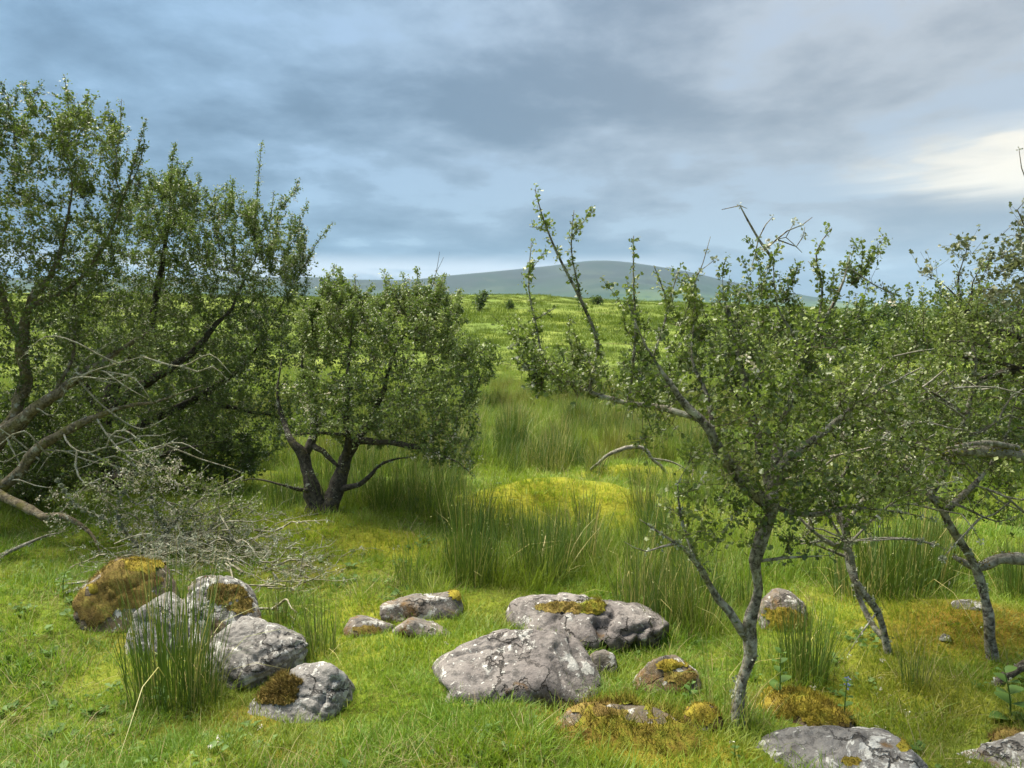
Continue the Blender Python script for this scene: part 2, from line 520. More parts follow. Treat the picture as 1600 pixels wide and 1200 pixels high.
m, gg, out = material('mountain_heath'); M_MOUNTAIN = m
p = geo_pos(gg)
mz = gg.sep(p)[2]
n1 = gg.noise(p, .0022, 6, .6, .7); n2 = gg.noise(p, .009, 6, .62, .3)
c = gg.mix(gg.sstep(gg.m('ADD', mz, gg.m('MULTIPLY', gg.m('SUBTRACT', n1, .5), 420)), 60, 250), (0.030, 0.052, 0.026), (0.030, 0.034, 0.026))
c = gg.mix(gg.m('MULTIPLY', gg.sstep(gg.noise(gg.vm('MULTIPLY', p, (1.0, .5, 2.0)), .0045, 6, .65, .5), .48, .62), .5), c, (0.054, 0.066, 0.040))
c = gg.mix(gg.m('MULTIPLY', gg.sstep(gg.noise(p, .0035, 5, .6, .4), .54, .64), .7), c, (0.024, 0.036, 0.020))
fld = gg.n.new('ShaderNodeTexVoronoi'); fld.inputs['Scale'].default_value = .0048
gg.put(fld.inputs['Vector'], gg.vm('MULTIPLY', p, (1, 1, 2.2)))
fc = gg.ramp(gg.sep(fld.outputs['Color'])[0], [(0, (0.018, 0.045, 0.022)), (.5, (0.065, 0.115, 0.035)), (1, (0.15, 0.20, 0.065))])
c = gg.mix(gg.m('MULTIPLY', gg.sstep(mz, 200, 60), .7), c, fc)
c = gg.mix(gg.m('MULTIPLY', gg.sstep(n2, .56, .62), gg.m('MULTIPLY', gg.sstep(mz, 240, 90), .85)), c, (0.022, 0.045, 0.030))
gg.l.new(bsdf(gg, c, .95, .05), out.inputs[0])


# ------------------------------------------------------------------ ground sheet and mountain
def blob(x, y, items):
    s = np.zeros_like(x)
    for (px, py, rx, ry, a) in items:
        G0 = ground(px, py)
        s = np.maximum(s, a * np.exp(-(((x - G0[0]) / rx) ** 2 + ((y - G0[1]) / ry) ** 2) ** 1.5))
    return s


YEL = [(880, 778, 1.2, .45, 1.0), (800, 772, .7, .35, .9), (980, 742, .8, .5, .8), (640, 845, .55, .3, .9), (720, 850, .4, .25, .7), (480, 830, .5, .4, .5), (330, 800, .9, .7, .6), (400, 720, 1.2, 1.0, .5),
       (30, 905, .5, .3, .7), (640, 950, .5, .25, .7), (600, 1000, .5, .3, .5), (1330, 950, .5, .3, .6), (1450, 990, .4, .3, .6), (1380, 1090, .5, .3, .5), (1050, 1185, .5, .22, .8), (1560, 960, .5, .3, .7), (980, 1150, .4, .2, .6)]
RUST = [(1540, 965, .55, .22, .9), (20, 905, .3, .12, .6), (380, 1130, .3, .15, .6), (440, 1175, .25, .1, .5), (960, 1120, .32, .12, .8), (1010, 1160, .4, .15, .7), (870, 1115, .2, .1, .7), (1240, 1110, .35, .12, .8), (430, 1095, .16, .08, .6), (480, 905, .4, .3, .4),
        (900, 712, .8, .6, .35), (690, 1190, .15, .06, .6), (230, 1010, .3, .15, .4)]

rr = np.concatenate([np.linspace(.25, 16, 190), 16 * (9000 / 16.) ** np.linspace(0, 1, 170)[1:]])
th = np.concatenate([np.linspace(-math.radians(52), math.radians(52), 300), np.linspace(math.radians(52), math.radians(308), 90)[1:-1]])
R, T = np.meshgrid(rr, th, indexing='ij')
X, Y = R * np.sin(T), R * np.cos(T)
Z = ground_z(X, Y)
V = np.stack([X, Y, Z], -1).reshape(-1, 3)
nr, nt = R.shape
i = np.arange(nr - 1)[:, None] * nt; j = np.arange(nt)[None]; j2 = (j + 1) % nt
quads = np.stack([i + j, i + nt + j, i + nt + j2, i + j2], -1).reshape(-1, 4)[:, ::-1]
V = np.vstack([V, [[0, 0, float(ground_z(np.array([0.]), np.array([0.]))[0])]]])
cen = np.stack([np.full(nt, len(V) - 1), np.arange(nt), (np.arange(nt) + 1) % nt], -1)[:, ::-1]
near = np.hypot(V[:, 0], V[:, 1]) < 25
ye, ru = np.zeros(len(V)), np.zeros(len(V))
ye[near] = blob(V[near, 0], V[near, 1], YEL); ru[near] = blob(V[near, 0], V[near, 1], RUST)
o = add('ground', mesh_from('ground', V, [quads, cen], M_GROUND, {'yel': ye, 'rust': ru}, True)); o['kind'] = 'structure'

# the mountain: silhouette heights by azimuth, a real ridge with a near and a far slope
sil = [(-700, 440), (-200, 436), (0, 434), (200, 436), (400, 433), (495, 433), (560, 437), (640, 438), (700, 431), (770, 425), (820, 420), (870, 415), (900, 410), (935, 407), (970, 409),
       (1000, 413), (1050, 421), (1090, 428), (1120, 437), (1170, 446), (1250, 461), (1320, 472), (1500, 480), (1900, 484), (2500, 486)]
DR = 4300.0
az = np.linspace(-math.radians(55), math.radians(55), 240)
spx = np.array([s[0] for s in sil], float); spy = np.array([s[1] for s in sil], float)
zs = []
for a in az:
    pxx = 800 + F * math.tan(a)
    rr_ = ray(pxx, np.interp(pxx, spx, spy)); zs.append(EYE[2] + rr_[2] / math.hypot(rr_[0], rr_[1]) * DR)
zs = np.convolve(np.pad(np.array(zs), 2, 'edge'), np.ones(5) / 5, 'valid')
dist = np.linspace(1900, 6600, 90)
A, D_ = np.meshgrid(az, dist, indexing='ij')
prof = np.where(D_ < DR, np.sin(np.clip((D_ - 1900) / (DR - 1900), 0, 1) * math.pi / 2) ** 1.25, np.cos(np.clip((D_ - DR) / (6600 - DR), 0, 1) * math.pi / 2))
Pm = np.stack([D_ * np.sin(A), D_ * np.cos(A), 0 * A], -1)
nz = fbm(Pm.reshape(-1, 3) * .0012, 5).reshape(A.shape) * 70 * np.sin(np.clip((D_ - 1900) / (DR - 1900), 0, 1) * math.pi)
Zm = -52 + (zs[:, None] + 52) * prof + np.where(D_ < DR, nz, 0)
Zm = np.minimum(Zm, (zs[:, None] - 2) * np.maximum(D_, 1) / DR + 1.6 * 0 + np.where(D_ >= DR - 30, 5, 0))
Pm[..., 2] = Zm
na, nd = A.shape
i = np.arange(na - 1)[:, None] * nd; j = np.arange(nd - 1)[None]
q = np.stack([i + j, i + nd + j, i + nd + j + 1, i + j + 1], -1).reshape(-1, 4)
o = add('mountain', mesh_from('mountain', Pm.reshape(-1, 3), q, M_MOUNTAIN, None, True)); o['kind'] = 'structure'

# the air: one closed box of thin haze
m, gg, out = material('haze_air')
pv = gg.n.new('ShaderNodeVolumePrincipled')
pv.inputs['Color'].default_value = (0.45, 0.72, 1.0, 1)
pv.inputs['Density'].default_value = 0.75e-4
pv.inputs['Anisotropy'].default_value = 0.0
gg.l.new(pv.outputs[0], out.inputs['Volume'])
hb_ = 9300.0
hv = [(-hb_, -hb_, -120), (hb_, -hb_, -120), (hb_, hb_, -120), (-hb_, hb_, -120), (-hb_, -hb_, 800), (hb_, -hb_, 800), (hb_, hb_, 800), (-hb_, hb_, 800)]
hq = [(3, 2, 1, 0), (4, 5, 6, 7), (0, 1, 5, 4), (1, 2, 6, 5), (2, 3, 7, 6), (3, 0, 4, 7)]
o = add('haze', mesh_from('haze', hv, np.array(hq), m)); o['kind'] = 'stuff'


# ------------------------------------------------------------------ boulders
def ico(sub):
    bm = bmesh.new(); bmesh.ops.create_icosphere(bm, subdivisions=sub, radius=1.0)
    V = np.array([v.co for v in bm.verts]); T = np.array([[v.index for v in f.verts] for f in bm.faces]); bm.free()
    return norm(V), T


ICO = {s: ico(s) for s in (4, 5, 6)}


def hull(pts):
    pts = sorted(map(tuple, pts))
    def half(ps):
        h = []
        for p in ps:
            while len(h) > 1 and (h[-1][0] - h[-2][0]) * (p[1] - h[-2][1]) - (h[-1][1] - h[-2][1]) * (p[0] - h[-2][0]) <= 0:
                h.pop()
            h.append(p)
        return h
    a, b = half(pts), half(pts[::-1])
    return np.array(a[:-1] + b[:-1])


def vert_normals(V, T):
    n = np.cross(V[T[:, 1]] - V[T[:, 0]], V[T[:, 2]] - V[T[:, 0]])
    vn = np.zeros_like(V)
    for k in range(3):
        np.add.at(vn, T[:, k], n)
    return norm(vn)


ROCK_FOOT = []          # (x, y, radius) kept clear of tall grass


def boulder(label, poly, base, thick, planes=(), seed=0, sub=5, mat=None, rough=1.0, strata=None, p=16, chips=10, moss=(), cuts=()):
    rng = np.random.default_rng(seed + 1000)
    poly = np.array(poly, float)
    w_, h_ = np.ptp(poly[:, 0]), base[1] - poly[:, 1].min()
    poly = np.vstack([poly, [[poly[:, 0].min() + .03 * w_, base[1] + .10 * h_], [poly[:, 0].max() - .03 * w_, base[1] + .10 * h_], [poly[:, 0].min() + .15 * w_, base[1] + .3 * h_], [poly[:, 0].max() - .15 * w_, base[1] + .3 * h_]]])
    base = (base[0], base[1] + 7)
    G0 = ground(*base)
    Yc = G0[1] + thick * .5
    c = np.array([(poly[:, 0].min() + poly[:, 0].max()) / 2, (poly[:, 1].min() + base[1]) / 2])
    C = at(c[0], c[1], Yc)
    v = norm(C - EYE); r = norm(np.cross(v, [0, 0, 1.0])); u = np.cross(r, v)
    dist = np.linalg.norm(C - EYE)
    pts = []
    for (px, py) in poly:
        w = norm(ray(px, py)); w = w * dist / np.dot(w, v)
        q = EYE + w - C
        pts.append((np.dot(q, r), np.dot(q, u)))
    H = hull(pts)
    N, Dd = [], []
    for k in range(len(H)):
        a, b = H[k], H[(k + 1) % len(H)]
        e = b - a; n2_ = np.array([e[1], -e[0]]); n2_ /= np.linalg.norm(n2_)
        N.append(norm(n2_[0] * r + n2_[1] * u + rng.uniform(-.22, .22) * v)); Dd.append(float(np.dot(n2_, a)))
    fh = norm(np.array([v[0], v[1], 0])); rh = np.array([fh[1], -fh[0], 0]); zz = np.array([0, 0, 1.0])
    pl_ = list(planes) or [(0, -1, .45, thick * .42)]
    pl_ = pl_ + [(0, 1, .25, thick * .5), (0, -1, 0.05, thick * .52)]
    for (a, b, cc, dd) in pl_:
        N.append(norm(a * rh + b * fh + cc * zz)); Dd.append(dd)
    Dv, Tt = ICO[sub]
    size = float(np.sqrt(np.ptp(H[:, 0]) * np.ptp(H[:, 1])))

    def solid(N, Dd):
        N_, D0 = np.array(N), np.maximum(np.array(Dd), size * .05)
        q = np.maximum(Dv @ N_.T, 0) / D0[None]; pp = p * 2.2
        return Dv * (np.sum(q ** pp, 1) ** (-1.0 / pp))[:, None]
    S = solid(N, Dd)
    for k in range(int(chips * 1.7)):
        n = norm(rng.normal(size=3) + np.array([0, 0, .3])); s = float((S @ n).max())
        N.append(n); Dd.append(s * rng.uniform(.80, .95))
    S = solid(N, Dd)
    sr, su, sv = S @ r, S @ u, S @ v
    sr = np.interp(sr, [sr.min(), sr.max()], [H[:, 0].min(), H[:, 0].max()])
    su = np.interp(su, [su.min(), su.max()], [H[:, 1].min(), H[:, 1].max()])
    S = sr[:, None] * r + su[:, None] * u + sv[:, None] * v
    vn = vert_normals(S, Tt)
    off = rng.uniform(0, 50, 3)
    f1 = fbm(S / size * 2.3 + off, 4); f2 = fbm(S / size * 8 + off, 4, .6); f3 = 1 - np.abs(fbm(S / size * 4.5 + off + 9, 4, .55)) * 2
    disp = size * (.022 * f1 + .013 * f2 - .020 * np.clip(f3 - .66, 0, 1) * 2.2) * rough
    for k in range(5):                          # joints and fractures
        cn_ = norm(rng.normal(size=3)); cd = (S @ cn_) - rng.uniform(-.32, .32) * size + .05 * size * f1
        disp = disp - size * rng.uniform(.012, .028) * np.exp(-(cd / (.011 * size)) ** 2) * (vnoise(S / size * 2.2 + off + k * 3) > .42)
    for k in range(2):                          # a lifted step along a joint
        cn_ = norm(rng.normal(size=3)); cd = (S @ cn_) - rng.uniform(-.2, .25) * size + .04 * size * f1
        disp = disp + size * rng.uniform(.008, .022) / (1 + np.exp(-cd / (.008 * size)))
    if strata is not None:
        ax, freq, amp = strata
        axw = norm(ax[0] * rh + ax[1] * fh + ax[2] * zz)
        s = (S @ axw) / size * freq + .45 * f1 + .25 * f2
        fr = s - np.floor(s); layer = _val[(np.floor(s).astype(int) * 37 + seed * 11) & 511]
        disp = disp + size * amp * 1.7 * ((layer - .5) * 1.6 - np.exp(-((fr - .5) / .5) ** 8) * 0 - np.clip(1 - np.minimum(fr, 1 - fr) * 9, 0, 1) * .7)
    for (px, py, qx, qy, wd, dp) in cuts:     # cracks between two pixels
        pj = project(S + C); ab = np.array([qx - px, qy - py], float); tt = np.clip(((pj - [px, py]) @ ab) / (ab @ ab), 0, 1)
        dd = np.linalg.norm(pj - ([px, py] + tt[:, None] * ab) + 5 * f2[:, None], axis=1)
        disp = disp - dp * np.exp(-(dd / wd) ** 2) * (S @ v < size * .25)
    S = S + vn * disp[:, None]
    o = add('boulder', mesh_from('boulder', S, Tt, mat, None, True), None, C)
    tag(o, label, 'boulder', 'lichen-covered boulders in the grass')
    ROCK_FOOT.append((C[0], C[1], max(np.ptp(H[:, 0]) * .42, .05), thick * .42))
    vn = vert_normals(S, Tt)
    for (mats, ells, thick_m, blade) in moss:
        pj = project(S + C)
        w = np.full(len(S), -9.0)
        for (px, py, rx, ry) in ells:
            w = np.maximum(w, 1 - ((pj[:, 0] - px) / rx) ** 2 - ((pj[:, 1] - py) / ry) ** 2)
        front = (vn @ v) < .15
        ms = np.where(front, w * 1.5 - .45 + 1.3 * fbm(S / size * 6 + off + 3, 4, .6) + .3 * (vn[:, 2] - .5), -9)
        ms = np.where(w <= 0, -9, ms)
        ft = (ms[Tt] > 0).all(1)
        if ft.sum() < 5:
            continue
        ids = np.unique(Tt[ft]); remap = np.zeros(len(S), int); remap[ids] = np.arange(len(ids))
        lift_ = np.clip(ms[ids] * 2.2, 0, 1) * thick_m * .6 * (.75 + .8 * fbm(S[ids] / size * 14 + off, 3)) - .001
        Vm = S[ids] + vn[ids] * lift_[:, None]; Tm = remap[Tt[ft]]
        tint = rng.random(len(Vm)) * .4
        nb = int(min(9000 if blade > .05 else 5000, len(Tm) * 2.2)) if blade > 0 else 0
        if nb:
            fi = rng.integers(0, len(Tm), nb); bc = rng.dirichlet((1, 1, 1), nb)
            B = (Vm[Tm[fi]] * bc[:, :, None]).sum(1); Nn = vn[ids][Tm[fi][:, 0]]
            tip = B + (Nn * .6 + rng.normal(size=(nb, 3)) * .55 + [0, 0, .35]) * (blade * rng.uniform(.3, .9, nb))[:, None]
            sidev = norm(np.cross(Nn, rng.normal(size=(nb, 3)))) * .0016
            k0 = len(Vm)
            Vm = np.vstack([Vm, B - sidev, B + sidev, tip])
            Tm = np.vstack([Tm, np.stack([k0 + np.arange(nb), k0 + nb + np.arange(nb), k0 + 2 * nb + np.arange(nb)], -1)])
            tint = np.concatenate([tint, np.tile(rng.random(nb), 3)])
        add('moss', mesh_from('moss', Vm, Tm, mats, {'tint': tint}, True), o, None, 'stuff')
    return o


R_GREY = rock_material('grey_sandstone', (0.150, 0.143, 0.136), (0.225, 0.212, 0.196), .45, 0.0, 0, .6)
R_PURPLE = rock_material('purple_sandstone', (0.138, 0.122, 0.116), (0.215, 0.195, 0.180), .10, 3.0, 0, .7)
R_PALE = rock_material('lichened_sandstone', (0.135, 0.128, 0.118), (0.21, 0.195, 0.175), .58, 7.0, .25, .7)
R_BROWN = rock_material('mossy_sandstone', (0.10, 0.080, 0.055), (0.17, 0.13, 0.075), .35, 11.0, .7, .5)
R_RUST = rock_material('rusty_sandstone', (0.125, 0.112, 0.098), (0.19, 0.16, 0.13), .42, 15.0, .5, .6)

boulder('brown mossy boulder with golden moss on top, beside the tussock and under the brush pile',
        [(118, 960), (125, 925), (150, 893), (190, 872), (222, 868), (255, 884), (272, 915), (276, 960), (250, 1000), (180, 1015), (125, 1000)], (200, 985), .55,
        [(-.3, -1, .55, .2), (.2, -.5, .9, .24)], 1, 5, R_BROWN, 1.3, None, 14, 12,
        [(M_MOSS_BROWN, [(190, 915, 75, 48), (150, 950, 40, 35)], .022, .02), (M_MOSS_GOLD, [(222, 885, 40, 17), (146, 920, 14, 15)], .03, .02)])
boulder('pale lichened stone half hidden behind the front rush tussock',
        [(192, 1015), (205, 975), (235, 940), (265, 928), (290, 945), (300, 1000), (285, 1045), (215, 1045)], (235, 1022), .40,
        [(-.3, -1, .7, .14)], 2, 5, R_GREY, 1.0, ((.2, -.2, 1), 5, .02), 14, 8)
boulder('whitish boulder capped with red-brown moss, behind the tussock at the top of the tumbled row',
        [(262, 985), (275, 945), (305, 915), (335, 904), (365, 912), (392, 930), (402, 955), (390, 990), (340, 1020), (280, 1020)], (335, 1012), .50,
        [(-.25, -1, .75, .17), (.5, -.6, .5, .22)], 3, 6, R_PALE, 1.1, ((.5, -.4, 1), 5, .018), 14, 12,
        [(M_MOSS_BROWN, [(355, 928, 36, 22), (375, 950, 26, 20)], .014, .014)])
boulder('grey slanting boulder with layered surface in the middle of the tumbled row',
        [(318, 1035), (325, 1008), (350, 980), (385, 963), (412, 968), (445, 985), (476, 1005), (470, 1040), (440, 1070), (380, 1085), (335, 1070)], (400, 1074), .52,
        [(-.35, -.75, .9, .16), (.7, -.9, .1, .24)], 4, 6, R_GREY, 1.0, ((.55, -.35, .9), 7, .016), 16, 10, (),
        [(395, 1035, 440, 1010, 5, .02), (345, 1000, 420, 1040, 4, .014)])
boulder('cracked grey boulder at the near end of the tumbled row on the left',
        [(383, 1120), (392, 1092), (425, 1062), (470, 1042), (515, 1048), (545, 1065), (556, 1090), (552, 1125), (520, 1150), (430, 1160), (390, 1140)], (480, 1130), .5,
        [(-.5, -.8, .8, .13), (.8, -.8, .25, .22)], 5, 6, R_GREY, 1.0, ((.4, -.2, .9), 5, .012), 16, 8,
        [(M_MOSS_BROWN, [(425, 1085, 50, 20), (445, 1065, 30, 12)], .02, .025)],
        [(522, 1062, 495, 1115, 3.5, .03)])
boulder('low slab with a dark mossy right end, standing in grass before the rushes',
        [(598, 955), (610, 947), (660, 931), (716, 922), (724, 945), (722, 975), (640, 985), (605, 975)], (670, 962), .30,
        [(0, -1, .6, .12)], 6, 5, R_RUST, 1.0, ((.15, -.2, 1), 4, .02), 16, 8, [(M_MOSS_GOLD, [(710, 930, 16, 14)], .014, .014)])
boulder('small reddish stone almost sunk in grass, leftmost of three low stones',
        [(535, 985), (548, 966), (570, 961), (600, 970), (622, 985), (610, 1005), (550, 1005)], (575, 988), .22, [(0, -1, .8, .09)], 7, 4, R_RUST, 1.1, None, 14, 8,
        [(M_MOSS_BROWN, [(575, 985, 40, 10)], .01, .012)])
boulder('narrow low stone sloping down to the right, just above the big flat boulder',
        [(612, 985), (640, 965), (665, 970), (700, 985), (720, 998), (700, 1015), (640, 1005)], (672, 992), .22, [(.2, -1, .8, .09)], 8, 4, R_RUST, 1.0, None, 14, 8)
boulder('large humped boulder with a mossy hollow on top and a dark craggy right end',
        [(775, 962), (785, 945), (812, 930), (850, 925), (900, 936), (950, 938), (985, 945), (1015, 962), (1040, 985), (1048, 1000), (1030, 1035), (980, 1060), (880, 1050), (800, 1010)], (900, 1018), .85,
        [(-.25, -.8, .75, .33), (.1, -.35, 1, .25), (.75, -.8, .15, .50)], 9, 6, R_PURPLE, 1.25, ((.55, .1, .5), 5, .010), 14, 12,
        [(M_MOSS_BROWN, [(880, 950, 48, 13)], .014, .02), (M_MOSS_GREEN, [(925, 950, 26, 14)], .016, .022)],
        [(935, 975, 948, 1030, 8, .06), (960, 955, 945, 985, 6, .03), (975, 990, 1030, 975, 5, .04), (985, 1030, 1005, 985, 6, .05)])
boulder('big flat-topped grey boulder spotted with white lichen at the centre front',
        [(656, 1052), (664, 1030), (700, 1012), (740, 1000), (778, 984), (830, 994), (880, 993), (915, 1018), (938, 1065), (938, 1110), (880, 1140), (780, 1150), (700, 1140), (664, 1085)], (800, 1102), .85,
        [(-.12, -.42, .9, .205), (-.5, -1, .1, .50), (.2, -1, .02, .44), (.75, -.6, .6, .36)], 10, 6, R_PURPLE, .75, ((.6, -.25, .55), 6, .008), 20, 7, (),
        [(868, 1010, 905, 1085, 4, .022), (890, 1000, 925, 1075, 4, .025), (850, 1015, 880, 1060, 3, .012), (690, 1075, 720, 1100, 5, .03)])
boulder('small upright brown stone wedged between the two big boulders',
        [(918, 1045), (925, 1022), (945, 1016), (962, 1026), (966, 1050), (950, 1070), (925, 1068)], (942, 1056), .2, [(0, -1, .4, .08)], 11, 4, R_RUST, 1.2, None, 14, 8)
boulder('dark rounded stone with mossy crown, right of the big flat boulder',
        [(982, 1072), (995, 1050), (1020, 1033), (1045, 1026), (1075, 1038), (1092, 1058), (1096, 1080), (1060, 1105), (1000, 1098)], (1040, 1082), .36,
        [(-.2, -1, .7, .14)], 12, 5, R_BROWN, 1.1, None, 12, 8, [(M_MOSS_GOLD, [(1048, 1040, 30, 12)], .02, .018), (M_MOSS_BROWN, [(1062, 1060, 30, 18)], .014, .016)])
boulder('stone buried under ochre moss and grass at the front, below the big flat boulder',
        [(840, 1130), (870, 1108), (920, 1098), (990, 1103), (1050, 1130), (1090, 1165), (1110, 1230), (900, 1230), (840, 1180)], (960, 1195), .70,
        [(-.1, -.55, .9, .17)], 43, 5, R_BROWN, .6, None, 6, 3, [(M_MOSS_GREEN, [(985, 1175, 190, 85)], .03, .062), (M_MOSS_BROWN, [(940, 1112, 75, 14), (862, 1130, 26, 22)], .024, .024)])
boulder('little ochre moss-covered stone left of the hawthorn trunk foot',
        [(1070, 1125), (1075, 1108), (1095, 1100), (1118, 1106), (1130, 1125), (1115, 1148), (1078, 1148)], (1098, 1140), .2, [(0, -1, .6, .08)], 14, 4, R_BROWN, 1.2, None, 12, 8,
        [(M_MOSS_GOLD, [(1098, 1118, 34, 24)], .014, .014)])
boulder('long low hump smothered in orange moss, right of the hawthorn trunk foot',
        [(1170, 1110), (1185, 1088), (1215, 1076), (1260, 1086), (1310, 1105), (1345, 1125), (1350, 1150), (1240, 1160), (1180, 1150)], (1260, 1138), .42,
        [(0, -.9, .8, .13)], 15, 5, R_BROWN, 1.0, None, 9, 6, [(M_MOSS_GOLD, [(1235, 1100, 95, 32), (1300, 1120, 60, 22)], .026, .026), (M_MOSS_BROWN, [(1300, 1130, 40, 18)], .02, .03)])
boulder('big grey boulder blotched with white lichen, lowest in the picture at the right',
        [(1158, 1200), (1175, 1165), (1210, 1145), (1280, 1138), (1350, 1139), (1400, 1148), (1432, 1165), (1448, 1200), (1440, 1270), (1180, 1270)], (1300, 1235), .70,
        [(-.05, -.5, .95, .19), (-.7, -.8, .5, .34)], 16, 6, R_GREY, .8, ((.4, -.3, .8), 5, .010), 16, 8,
        [(M_MOSS_GOLD, [(1412, 1165, 16, 14), (1330, 1190, 22, 10)], .008, .01)])
boulder('grey layered rock in the lower corner beside the bramble leaves',
        [(1466, 1205), (1470, 1185), (1500, 1178), (1560, 1168), (1620, 1150), (1660, 1180), (1640, 1260), (1480, 1260)], (1560, 1225), .5, [(-.1, -.6, .9, .14)], 17, 5, R_PALE, 1.0, ((.6, -.2, .8), 7, .02), 16, 8)
boulder('distant grey and orange stone seen just right of the hawthorn trunk',
        [(1186, 960), (1192, 935), (1212, 922), (1235, 926), (1255, 945), (1262, 980), (1225, 1000), (1190, 995)], (1225, 985), .36, [(0, -1, .6, .14)], 18, 5, R_RUST, .9, None, 12, 8,
        [(M_MOSS_GOLD, [(1222, 968, 45, 26)], .016, .02)])
boulder('pale stone tip sticking out of an orange moss mound far right',
        [(1480, 950), (1490, 938), (1510, 935), (1535, 942), (1545, 955), (1520, 968), (1488, 966)], (1512, 955), .26, [(0, -1, .7, .1)], 19, 4, R_PALE, .9, None, 12, 8)
boulder('tiny pale stone lying in the bright grass under the right trees',
        [(1467, 997), (1475, 990), (1486, 994), (1488, 1003), (1470, 1005)], (1478, 1001), .06, [(0, -1, .6, .025)], 20, 4, R_PALE, .8, None, 12, 6)
boulder('ochre mossy stone behind the corner rock at the right',
        [(1540, 1165), (1550, 1148), (1580, 1142), (1600, 1150), (1612, 1175), (1560, 1185)], (1575, 1172), .2, [(0, -1, .6, .08)], 21, 4, R_BROWN, 1.1, None, 12, 8, [(M_MOSS_BROWN, [(1575, 1155, 40, 20)], .012, .02)])

# ------------------------------------------------------------------ trees
def catmull(P, step):
    P = np.asarray(P, float)
    Q = np.vstack([2 * P[0] - P[1], P, 2 * P[-1] - P[-2]])
    out = []
    for k in range(1, len(Q) - 2):
        a, b, c, d_ = Q[k - 1], Q[k], Q[k + 1], Q[k + 2]
        n = max(1, int(np.linalg.norm((c - b)[:3]) / step))
        t = (np.arange(n) / n)[:, None]
        out.append(.5 * (2 * b + (c - a) * t + (2 * a - 5 * b + 4 * c - d_) * t ** 2 + (3 * b - a - 3 * c + d_) * t ** 3))
    out.append(P[-1:])
    return np.vstack(out)


def tube(P, R_, k=8, knob=0.0, rng=RNG, seed=0):
    """one continuous limb with a rounded tip"""
    P = np.asarray(P); n = len(P)
    T_ = norm(np.gradient(P, axis=0))
    up = np.array([0, 0, 1.0]) if abs(T_[0][2]) < .9 else np.array([1.0, 0, 0])
    A = norm(np.cross(T_[0], up)); fr = [A]
    for q in range(1, n):
        A = A - T_[q] * np.dot(A, T_[q]); A = A / max(np.linalg.norm(A), 1e-6); fr.append(A)
    A = np.array(fr); B = np.cross(T_, A)
    ang = np.arange(k) / k * 2 * math.pi
    ring = A[:, None, :] * np.cos(ang)[None, :, None] + B[:, None, :] * np.sin(ang)[None, :, None]
    rad = R_[:, None] * np.ones(k)[None]
    if knob:
        q = (P[:, None, :] + ring * .03).reshape(-1, 3)
        rad = rad * (1 + knob * fbm(q * 22 + seed, 3).reshape(n, k) + knob * .8 * fbm(q * 7 + seed, 2).reshape(n, k))
    V = (P[:, None, :] + ring * rad[:, :, None]).reshape(-1, 3)
    i = np.arange(n - 1)[:, None] * k; j = np.arange(k)[None]; j2 = (j + 1) % k
    q = np.stack([i + j, i + j2, i + k + j2, i + k + j], -1).reshape(-1, 4)
    V = np.vstack([V, P[-1] + T_[-1] * R_[-1]])
    e = (n - 1) * k; tri = np.stack([e + np.arange(k), e + (np.arange(k) + 1) % k, np.full(k, len(V) - 1)], -1)
    return V, q, tri


def prisms(P0, P1, r0, r1, k=3):
    """tapered three-sided twigs, one for each edge"""
    n = len(P0); T_ = norm(P1 - P0)
    ref = np.where(np.abs(T_[:, 2:3]) < .9, np.array([[0, 0, 1.0]]), np.array([[1.0, 0, 0]]))
    A = norm(np.cross(T_, ref)); B = np.cross(T_, A)
    vs = []
    for P, r in ((P0, r0), (P1, r1)):
        for q in range(k):
            a = 2 * math.pi * q / k
            vs.append(P + (A * math.cos(a) + B * math.sin(a)) * np.asarray(r)[:, None])
    V = np.stack(vs, 1).reshape(-1, 3)
    b = np.arange(n)[:, None] * 2 * k
    Q = np.stack([np.concatenate([b + q, b + (q + 1) % k, b + k + (q + 1) % k, b + k + q], 1) for q in range(k)], 1).reshape(-1, 4)
    return V, Q


LEAF_LOBED = (np.array([[0, 0, 0], [-.40, .34, .10], [-.20, .50, .05], [-.40, .72, .10], [0, 1.0, -.06], [.40, .72, .10], [.20, .50, .05], [.40, .34, .10]]),
              np.array([[0, 2, 1], [0, 4, 2], [2, 4, 3], [0, 7, 6], [0, 6, 4], [6, 5, 4]]))
LEAF_SIMPLE = (np.array([[0, 0, 0], [-.36, .55, .12], [0, 1.0, -.05], [.36, .55, .12]]), np.array([[0, 2, 1], [0, 3, 2]]))


def leaves(Cn, Ax, size, rng, shape=LEAF_SIMPLE, tint=None, upbias=.7):
    n = len(Cn)
    Ax = norm(Ax)
    Nn = rng.normal(size=(n, 3)) * .75; Nn[:, 2] += upbias
    Nn = norm(Nn - Ax * np.sum(Nn * Ax, 1, keepdims=True))
    S = np.cross(Ax, Nn)
    L = np.asarray(size) * np.ones(n)
    B, T_ = shape
    V = Cn[:, None] + L[:, None, None] * (S[:, None] * B[None, :, 0:1] + Ax[:, None] * B[None, :, 1:2] + Nn[:, None] * B[None, :, 2:3])
    Tt = (np.arange(n)[:, None, None] * len(B) + T_[None]).reshape(-1, 3)
    tint = rng.random(n) if tint is None else tint
    return V.reshape(-1, 3), Tt, np.repeat(tint, len(B))


def tufts(Cn, rad, per, rng, size):
    """small ragged clumps (blossom heads, lichen) of randomly turned flakes"""
    n = len(Cn); dirs = norm(rng.normal(size=(n, per, 3)))
    P = (Cn[:, None] + dirs * (rad * rng.uniform(.2, 1, (n, per, 1)))).reshape(-1, 3)
    return leaves(P, dirs.reshape(-1, 3) + rng.normal(size=(n * per, 3)) * .5, size * rng.uniform(.6, 1.3, n * per), rng, upbias=.2)


TREE_MESHES = {}


